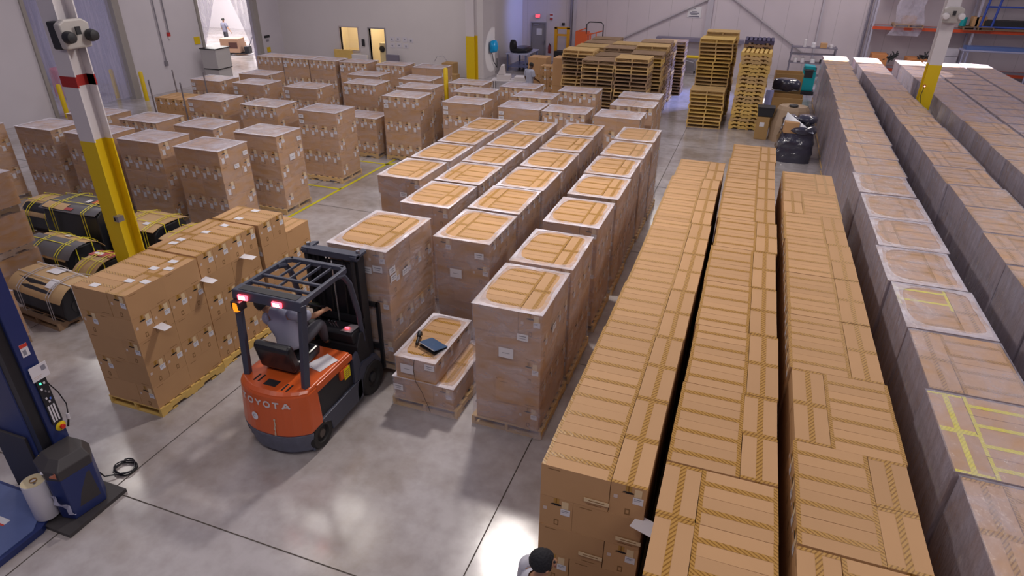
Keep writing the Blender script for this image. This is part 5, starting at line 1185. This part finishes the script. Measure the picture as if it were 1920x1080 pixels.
# film-covered bulk drum box
dr = root('film_covered_box', (1.52, 24.2, .0)); KD = mat('dusty_kraft', (.42, .30, .20), .6)
n = 10; vs = []; 
for r__, z in ((.62, 0), (.60, .55), (.50, 1.08), (.44, 1.20), (.36, 1.16)):
    vs += [((r__*(1.0 if abs(math.cos(2*PI*k/n)) < .9 else 1.05))*math.cos(2*PI*k/n), r__*.9*math.sin(2*PI*k/n), z) for k in range(n)]
MB().add(vs, [(i*n+k, i*n+(k+1) % n, (i+1)*n+(k+1) % n, (i+1)*n+k) for i in range(4) for k in range(n)] + [tuple(range(40, 50))], KD).obj('box_body', dr)
MB().box((-.3, -.59, .62), (-.16, -.55, .74), CHAR).obj('hand_hole', dr); MB().lathe([(.06, 1.17), (.16, 1.19), (.14, 1.23), (.05, 1.22)], CHAR, 12).obj('contents', dr); tag(dr, 'dusty octagonal bulk box gathered at the top, behind the black bags', 'bulk box')
SHB = mat('shiny_black_bag', (.035, .035, .06), .16, bump=1.0, bscale=6, coat=.8)
lump('rubbish_bag', (1.3, 27.4, 1.14), .5, .4, .26, SHB, 'black shiny bag lying over the ochre bulk box', 'bag', 8)
def wrapped_scrap(t_):
    b = MB(); n = 24; rr = random.Random(4); vs = []; rows = 9
    for i in range(rows+1):
        z = .9*i/rows; k = 1 - .10*(i/rows)**3 + (.06 if i in (3, 6) else 0)
        for j in range(n):
            a = 2*PI*j/n; c, s_ = math.cos(a), math.sin(a); q = (abs(c/.53)**5+abs(s_/.62)**5)**(-.2)*k*(1+rr.uniform(-.025, .025)); vs.append((1.62+c*q, 21.95+s_*q, z))
    b.add(vs, [(i*n+j, i*n+(j+1) % n, (i+1)*n+(j+1) % n, (i+1)*n+j) for i in range(rows) for j in range(n)] + [tuple(rows*n+j for j in range(n))], SHB)
    tag(b.obj('wrapped_scrap_bundle', smooth=True), 'big bundle of scrap tightly wrapped in shiny black film, behind the open rows', 'bundle')
for i, (x, y, z, a, b2, c_, t_) in enumerate(((1.6, 21.75, .0, .55, .6, .30, 'lowest shiny black bag of the pile behind the open rows'), (1.75, 21.75, .88, .40, .45, .15, 'middle shiny black bag of the pile behind the open rows'), (1.85, 22.15, 1.10, .30, .3, .14, 'top shiny black bag of the pile behind the open rows'), (1.38, 22.1, .88, .24, .35, .26, 'small shiny black bag beside the top one'))):
    (lump('rubbish_bag', (x, y, z), a, b2, c_, SHB, t_, 'bag', 20+i) if i else wrapped_scrap(t_))
gbox('small_carton', 1.40, 21.55, .42, .3, .34, KRAFT, 'small brown carton perched on the front of the black bundle', 'box', .1, z=.9)
o = MB().prism([(-.12, 0), (.14, 0), (.02, .16)], -.1, .1, BLACK, 'y').obj('black_wedge', None, (1.85, 21.6, 1.08)); tag(o, 'black pointed scrap on the front of the bag pile', 'scrap')
o = MB().add([(-.45, .0, .0), (.45, -.35, -.12), (.45, -.28, -.10), (-.38, .12, .38)], [(0, 1, 2, 3)], mat('shiny_film_sheet', (.40, .42, .52), .15)).obj('film_sheet', None, (1.6, 21.6, 1.1)); tag(o, 'loose shiny film sheet trailing over the black bags', 'film')
bl = root('blue_board', (.75, 26.0, 0), .1); MB().box((-.16, -.03, 0), (.1, .03, 1.35), mat('pale_blue_board', (.35, .38, .70), .5)).obj('panel', bl); tag(bl, 'upright pale blue board leaning behind the black bin', 'board')

# ------------------------------------------------------------------ racking on the back wall
rk = root('pallet_racking', (9.2, 37.7, 0)); RB = mat('orange_red_beam', (.60, .075, .02), .45); UPR = mat('lilac_upright', (.42, .40, .50), .5)
for x in (-4.1, -4.05+4.2, 4.3):
    for y in (-.45, .45): MB().box((x-.045, y-.05, 0), (x+.045, y+.05, 5.5), UPR).obj('upright', rk)
for z in (.78, 2.66, 4.6):
    for y in (-.5, .5): MB().box((-4.1, y-.03, z-.07), (4.35, y+.03, z+.07), RB).obj('beam', rk)
    MB().box((-4.1, -.47, z+.03), (4.35, .47, z+.06), mat('wire_deck', (.3, .28, .34), .6)).obj('deck', rk)
tag(rk, 'tall racking with orange-red beams along the back wall', 'racking')
def onrack(x, z, me_or=None): return (x, 37.45, z)
for i, (x, w_, h_, t_) in enumerate(((6.6, .55, .35, 'brown box with white label on the upper rack shelf, by the hanging film'), (9.45, .55, .42, 'brown box beside the beaconed column on the upper rack shelf'))):
    q = inst(SP_OLD, 'pallet', (x, 37.5, 2.73), 0); tag(q, 'pallet under ' + t_.replace(' with white label', ''), 'pallet')
    gbox('box', x, 37.45, w_, .5, h_, KRAFT, t_, z=2.87)
o = MB().tube([(8.85, 37.4, 2.87), (8.85, 37.4, 3.25)], .14, TEAL, 12).obj('teal_tub'); tag(o, 'teal tub beside the box on the upper rack shelf', 'tub')
hf = MB(); vs = []
for i in range(8):
    for k in range(5): vs.append((6.2+.26*k+.12*math.sin(i*1.1)-.10*(7-i)*(.6 if k < 2 else .2), 37.15-.06*math.sin(k*2+i), 2.35+.32*i))
hf.add(vs, [(i*5+k, i*5+k+1, (i+1)*5+k+1, (i+1)*5+k) for i in range(7) for k in range(4)], F_VIOLET); o = hf.obj('hanging_film', smooth=True); tag(o, 'violet-tinged film hanging over the upper rack beam', 'film')
BLU = mat('royal_blue_enamel', (.03, .07, .38), .4)
fr_ = root('blue_steel_frame', (10.95, 37.5, 2.73))
MB().box((-1.35, -.4, .0), (1.5, .4, .10), OLDWOOD).obj('pallet_base', fr_); MB().box((-1.3, -.38, .12), (1.5, .38, .42), CHAR).obj('dark_load', fr_)
for x in (-1.45, -1.0, 1.4):
    MB().tube([(x, -.4, .1), (x+.15, -.4, 2.2)], .05, BLU).obj('blue_post', fr_)
for z in (.15, 1.0, 1.55): MB().tube([(-1.45, -.4, z), (1.5, -.4, z)], .04, BLU).obj('blue_rail', fr_)
tag(fr_, 'royal blue steel frame on the upper rack shelf', 'steel frame')
OB = mat('orange_brown_box', (.62, .25, .09), .6)
for i, (x, t_) in enumerate(((5.75, 'orange-brown box with black parts on the lower rack shelf, nearest the corner'), (7.4, 'orange-brown box heaped with black parts on the lower rack shelf'))):
    c = root('parts_box', (x, 37.3, .85)); MB().box((-.4-.1*i, -.4, 0), (.3+.2*i, .4, .65-.1*i), OB).obj('box', c, bevel=.015)
    rr = random.Random(i)
    for k in range(12): MB().tube([(rr.uniform(-.1, .45)+.2*(1-i), -.40, rr.uniform(.25, .6)+.1*i), (rr.uniform(-.1, .55)+.25*(1-i), -.25, rr.uniform(.45, .85)+.1*i)], .03, CHAR).obj('black_part', c)
    tag(c, t_, 'box')
for i, (x, z) in enumerate(((8.65, .85), (8.65, 1.2), (8.65, 1.55))): gbox('white_box', x, 37.35, .7, .5, .33, mat('pale_lilac_box', (.55, .52, .60), .6), ['lowest', 'middle', 'topmost'][i] + ' pale box stacked on the lower rack shelf beside the beaconed column', z=z)
tt = root('blue_frame_table', (10.3, 36.4, 0)); MB().box((-1.45, -.4, 1.90), (1.9, .4, 1.98), mat('lilac_steel', (.34, .34, .50), .4)).obj('rail_top', tt, bevel=.03)
for x in (-1.38, -1.2, 1.3, 1.5): MB().tube([(x, -.35, 0), (x, -.35, 1.90)], .04, mat('lilac_steel', (.34, .34, .50), .4)).obj('leg', tt)
MB().box((-1.3, -.3, 1.98), (1.7, .3, 2.12), mat('dusty_blue', (.10, .16, .38), .5)).obj('blue_panel', tt); tag(tt, 'long blue-grey steel stand before the racking', 'stand')
# beacon lamp on the near racking column, floodlight units
def emergency(x, y, z, rot, label, dark=False):
    e = root('emergency_light', (x, y, z), rot); e.scale = (1.3, 1.3, 1.3); m_ = CHAR if dark else WHITEP
    MB().prism([(-.17, -.16), (.17, -.16), (.20, .12), (.12, .17), (-.12, .17), (-.20, .12)], -.10, .0, mat('ivory_housing', (.45, .42, .40), .5), 'y').obj('housing', e, bevel=.02)
    MB().prism([(-.16, -.17), (.16, -.17), (.17, .15), (-.17, .15)], .0, .15 if dark else .10, m_, 'y').obj('back_case', e, bevel=.02)
    for s in (-1, 1):
        hd = MB().lathe([(.02, .05), (.06, .04), (.075, -.02), (.07, -.05)], m_, 16, Matrix.Translation((s*.15, -.17, -.02)) @ Matrix.Rotation(PI/2, 4, 'X')).obj('lamp_head', e, smooth=True)
        MB().lathe([(.001, -.052), (.062, -.05)], mat('grey_lens', (.35, .33, .36), .15), 16, Matrix.Translation((s*.15, -.17, -.02)) @ Matrix.Rotation(PI/2, 4, 'X')).obj('lens', hd)
    MB().box((-.03, -.15, .0), (.03, -.13, .09), CHAR).obj('switch_plate', e); tag(e, label, 'emergency light'); return e
emergency(-10.21, 7.72, 4.62, R90, 'dark-backed twin-head emergency light on the banded column', True)
emergency(5.10, 22.9, 4.30, 0, 'ivory twin-head emergency light on the beaconed column')
bc = root('beacon', (4.93, 22.86, 2.32)); MB().lathe([(.03, -.04), (.045, 0), (.03, .04)], mat('dark_red_lamp', (.4, .05, .03), .3), 14).obj('lamp_body', bc, smooth=True); MB().lathe([(.001, -.022), (.02, 0), (.001, .022)], mat('lit_bulb', (1, .7, .5), .3, emit=(1, .6, .4, 12)), 12, Matrix.Translation((.0, -.035, .0))).obj('bulb', bc); MB().tube([(0, 0, -.04), (-.03, 0, -.3), (.02, 0, -.5)], .01, CHAR).obj('cord', bc); tag(bc, 'small red beacon lamp on the yellow column foot among the wrapped loads', 'lamp')
ob = MB().box((-.05, -.06, -.05), (.06, .06, .05), STEEL).box((-.03, -.07, -.03), (-.01, -.059, .03), DARK).obj('socket_box', None, (-10.22, 7.60, 1.55)); tag(ob, 'small grey socket box on the foot of the banded column', 'socket')

# ------------------------------------------------------------------ office wall and side wall details
o = MB().box((-.08, 0, -.18), (.08, .07, .18), CHAR).obj('wall_phone', None, (-19.8, OW-.075, 1.42), bevel=.02); tag(o, 'black wall telephone between the office window and doorway', 'telephone')
for i, (x, z) in enumerate(((-18.05, 1.68), (-17.7, 1.7), (-17.3, 1.68), (-16.95, 1.66), (-18.05, 1.36), (-17.65, 1.38), (-17.25, 1.37))):
    o = MB().box((-.13, -.012, -.11), (.13, 0, .11), mat('faint_paper', (.60, .57, .63), .6)).box((-.05, -.014, -.06+.02*(i % 3)), (.03+.01*(i % 2), -.012, .03), GREYINK).obj('wall_paper_sheet', None, (x, OW-.001, z)); tag(o, 'small printed sheet on the office wall, %s of the %s line' % (ORD[i] if i < 4 else ORD[i-4], 'upper' if i < 4 else 'lower'), 'paper')
c = root('office_machine', (-18.85, 32.3, 0)); MB().box((-.42, -.3, 0), (.42, .3, 1.35), mat('cream_machine', (.65, .55, .35), .5)).obj('cabinet', c, bevel=.02); MB().box((-.05, -.34, 1.1), (.4, .2, 1.85), CHAR).obj('dark_screen', c, bevel=.02); MB().lathe([(.15, 0), (.17, .03), (.02, .05)], CHAR, 16, Matrix.Translation((-.25, -.31, 1.05)) @ Matrix.Rotation(PI/2, 4, 'X')).obj('round_port', c); tag(c, 'cream office machine with dark screen seen through the office doorway', 'machine')
for i, (x, w_, h_, m_, t_) in enumerate(((-20.9, 1.1, 1.05, YELWOOD, 'upright yellow board leaning under the office window'), (-19.9, .95, .85, WHITEP, 'pale upright panel beside the office doorway'), (-17.9, .75, .95, VG, 'grey upright panel on the other side of the office doorway'))):
    gbox('leaning_sheet', x, 30.95, w_, .12, h_, m_, t_, 'panel')
gbox('brown_box', -14.35, 30.4, .62, .6, .85, DKK, 'dark brown box against the office wall near the column', z=0); gbox('brown_box', -13.75, 29.6, .4, .4, .45, DKK, 'smaller brown box at the foot of the office-corner column')
o = MB().box((-.05, -.05, 0), (.05, .05, 2.1), OLDWOOD).obj('leaning_plank', None, (-13.6, 31.1, 0)); o.rotation_euler = (0, .03, 0); tag(o, 'narrow brown plank leaning at the office wall beside the yellow column foot', 'plank')
o = MB().tube([(-15.2, 30.4, .85), (-15.0, 30.3, 1.1), (-14.7, 30.4, 1.15), (-14.5, 30.4, .9)], .012, STEEL).obj('bent_wire'); tag(o, 'thin bent wire frame beside the dark brown box', 'wire')
def bollard(x, y, h_, label, r__=.085):
    c = root('bollard', (x, y, 0)); MB().lathe([(r__, 0), (r__, h_-.05), (r__*.7, h_-.01), (.01, h_)], SAFETY, 16).obj('post', c, smooth=True); tag(c, label, 'bollard')
bollard(-24.3, 20.95, 1.2, 'yellow bollard before the wall between the two openings'); bollard(-25.9, 20.9, 1.2, 'yellow bollard just inside the first opening, behind the strip curtain')
bollard(-24.55, 17.45, 1.25, 'yellow bollard on the near side of the first opening'); bollard(-24.7, 25.9, 1.15, 'short thin yellow bollard at the second opening', .06)
bollard(-31.5, 30.9, 1.6, 'tall yellow bollard in the bright room', .11); bollard(-9.6, 21.55, 1.95, 'thin yellow post between the two banks of wrapped loads', .075) if False else bollard(-9.75, 20.3, 2.33, 'thin yellow post between the two banks of wrapped loads', .075)
tube_thing('wall_conduit', [(-24.93, 23.0, 4.6), (-24.93, 23.0, 1.3)], .025, STEEL, 'thin conduit running down the left-hand wall to a small box'.replace('left-hand', 'side'), 'conduit')
o = MB().box((0, -.07, -.1), (.09, .07, .1), STEEL).obj('switch_box', None, (-25, 23.0, 1.2)); tag(o, 'small grey switch box low on the side wall conduit', 'box')
tube_thing('wall_conduit', [(-24.93, 23.5, 4.6), (-24.93, 23.5, 2.45)], .025, STEEL, 'shorter conduit on the side wall ending at a red alarm', 'conduit')
o = MB().box((0, -.07, -.08), (.07, .07, .08), mat('alarm_red', (.5, .03, .03), .4)).box((0, -.05, -.2), (.05, .05, -.08), WHITEP).obj('fire_alarm', None, (-25, 23.5, 2.38)); tag(o, 'small red fire alarm on the side wall', 'alarm')
o = MB().box((0, -.17, -.16), (.03, .17, .16), SAFETY).obj('yellow_sign', None, (-25, 25.1, 1.95)); tag(o, 'yellow square sign at the edge of the second opening', 'sign')
o = MB().box((0, -.13, -.13), (.03, .13, .13), SAFETY).obj('yellow_sign', None, (-25, 30.0, .95)); tag(o, 'small yellow square sign between the second opening and the office corner', 'sign')
o = MB().box((0, -.2, -.06), (.04, .2, .06), CHAR).box((0, -.1, -.25), (.03, .1, -.15), STEEL).obj('wall_control', None, (-25, 30.0, 1.62)); tag(o, 'small grey control plate on the side wall near the office corner', 'control')
cp = root('white_cabinet', (-24.3, 25.35, 0)); GW = mat('grey_white_enamel', (.50, .48, .48), .45); MB().prism([(-.35, -.55), (.55, -.55), (.45, .5), (-.35, .55)], .75, 1.62, GW, 'z').obj('upper_body', cp, bevel=.02); MB().prism([(-.35, -.5), (.5, -.5), (.42, .45), (-.35, .5)], 0, .72, GW, 'z').obj('lower_body', cp, bevel=.02)
MB().prism([(-.37, -.58), (.58, -.58), (.48, .53), (-.37, .58)], 1.62, 1.66, CHAR, 'z').obj('top_edge', cp); MB().prism([(-.36, -.54), (.54, -.54), (.45, .49), (-.36, .54)], .715, .75, CHAR, 'z').obj('seam', cp); tag(cp, 'grey-white two-part cabinet beside the second opening', 'cabinet')
# strip curtains
CURT = film('strip_curtain_vinyl', .25, .62, col=(.55, .52, .70), scale=2.0, stretch=(1, 4, .3))
def curtain(name, pts_fn, label):
    vs = []; n, mm = 18, 12
    for i in range(n+1):
        for k in range(mm+1): vs.append(pts_fn(k/mm, i/n))
    tag(MB().add(vs, [(i*(mm+1)+k, i*(mm+1)+k+1, (i+1)*(mm+1)+k+1, (i+1)*(mm+1)+k) for i in range(n) for k in range(mm)], CURT).obj(name, smooth=True), label, 'curtain')
curtain('strip_curtain', lambda u, v: (-25.12+.03*math.sin(u*40), 25.45+u*(1.75*(1-v)**1.0+.25), 4.9-3.3*v if v < .99 else 1.6), 'near half of the vinyl curtain, gathered aside in the second opening')
curtain('strip_curtain', lambda u, v: (-25.12+.03*math.sin(u*40), 29.3-u*(1.9*(1-v)**1.3+.22), 4.9-(4.7)*v), 'far half of the vinyl curtain, drawn to the jamb of the second opening')
curtain('strip_curtain', lambda u, v: (-25.12+.03*math.sin(u*60), 17.4+u*1.5, 5.1-5.0*v), 'vinyl strip curtain over the near side of the first opening')
curtain('strip_curtain', lambda u, v: (-25.12+.03*math.sin(u*60), 19.2+u*1.85, 5.1-5.0*v), 'vinyl strip curtain over the far side of the first opening')
# next rooms' contents
J = standing(shR=(-.19, .01, 1.42), elR=(-.36, .0, 1.18), wrR=(-.50, -.05, .98))
person('person', (-33.3, 36.0, 0), 2.9, J, SKIN, mat('slate_shirt', (.20, .20, .28), .8), DARKTR, HAIR, 'distant worker in a grey shirt walking away in the bright room')
pk = root('pallet_jack', (-30.2, 33.3, 0), .3); MB().box((-.9, -.3, .06), (.7, -.12, .14), CHAR).obj('fork', pk); MB().box((-.9, .12, .06), (.7, .3, .14), CHAR).obj('fork', pk); MB().box((.6, -.25, .08), (.9, .25, .5), CHAR).obj('power_head', pk, bevel=.03); MB().tube([(.85, 0, .5), (1.2, 0, 1.15)], .025, CHAR).obj('handle', pk); tag(pk, 'dark pallet jack under the box in the bright room', 'pallet jack')
q = gbox('shipping_box', -30.4, 33.3, 1.15, .9, .8, mat('pale_brown_board', (.55, .34, .22), .65), 'pale brown box with a dark panel in the bright room', rot=.3, z=.15); MB().box((-.05, -.452, .25), (.48, -.451, .6), mat('dark_brown_print', (.12, .05, .04), .6)).obj('dark_panel', q)
gbox('shipping_box', -31.3, 34.9, .6, .5, .5, mat('pale_brown_board', (.55, .34, .22), .65), 'smaller box behind the dark-panelled box in the bright room', z=.0)
gbox('office_desk', -33.6, 31.6, 1.2, .8, .95, mat('pale_desk', (.5, .46, .48), .5), 'pale grey desk at the side of the bright room', 'desk')
tag(MB().prism([(-.7, .1), (.7, .1), (.6, 1.3), (-.2, 1.5), (-.6, 1.0)], -.5, .5, mat('dusty_navy', (.05, .06, .16), .5), 'y').obj('parked_truck', None, (-28.5, 18.0, 0), bevel=.05), 'dark blue parked truck behind the near strip curtain', 'truck')
tag(MB().prism([(-.5, .1), (.5, .1), (.45, 1.2), (-.4, 1.3)], -.5, .5, mat('dusty_red', (.45, .07, .10), .5), 'y').obj('red_machine', None, (-27.6, 20.2, 0), bevel=.05), 'red machine blurred behind the far strip curtain', 'machine')
# person at the bottom edge
J = standing(neck=(0, -.03, 1.53), head=(0, -.04, 1.65))
person('person', (-.92, 3.22, .02), 2.2, J, SKIN, mat('light_grey_work_shirt', (.55, .55, .62), .8), DARKTR, mat('black_cap', (.008, .008, .012), .8, bump=.6), 'dark-haired worker standing at the near end of the first open row')
column(-10.45, 7.80, 'steel_column', 'steel column with yellow foot and dark red band, beside the strapped machines', 2.9, (3.80, 3.97))
column(-10.45, 24.2, 'steel_column', 'steel column with yellow foot in front of the office block corner', 2.9)
column(5.10, 23.25, 'steel_column', 'steel column with yellow foot and red beacon, rising among the hazy wrapped loads', 2.9)
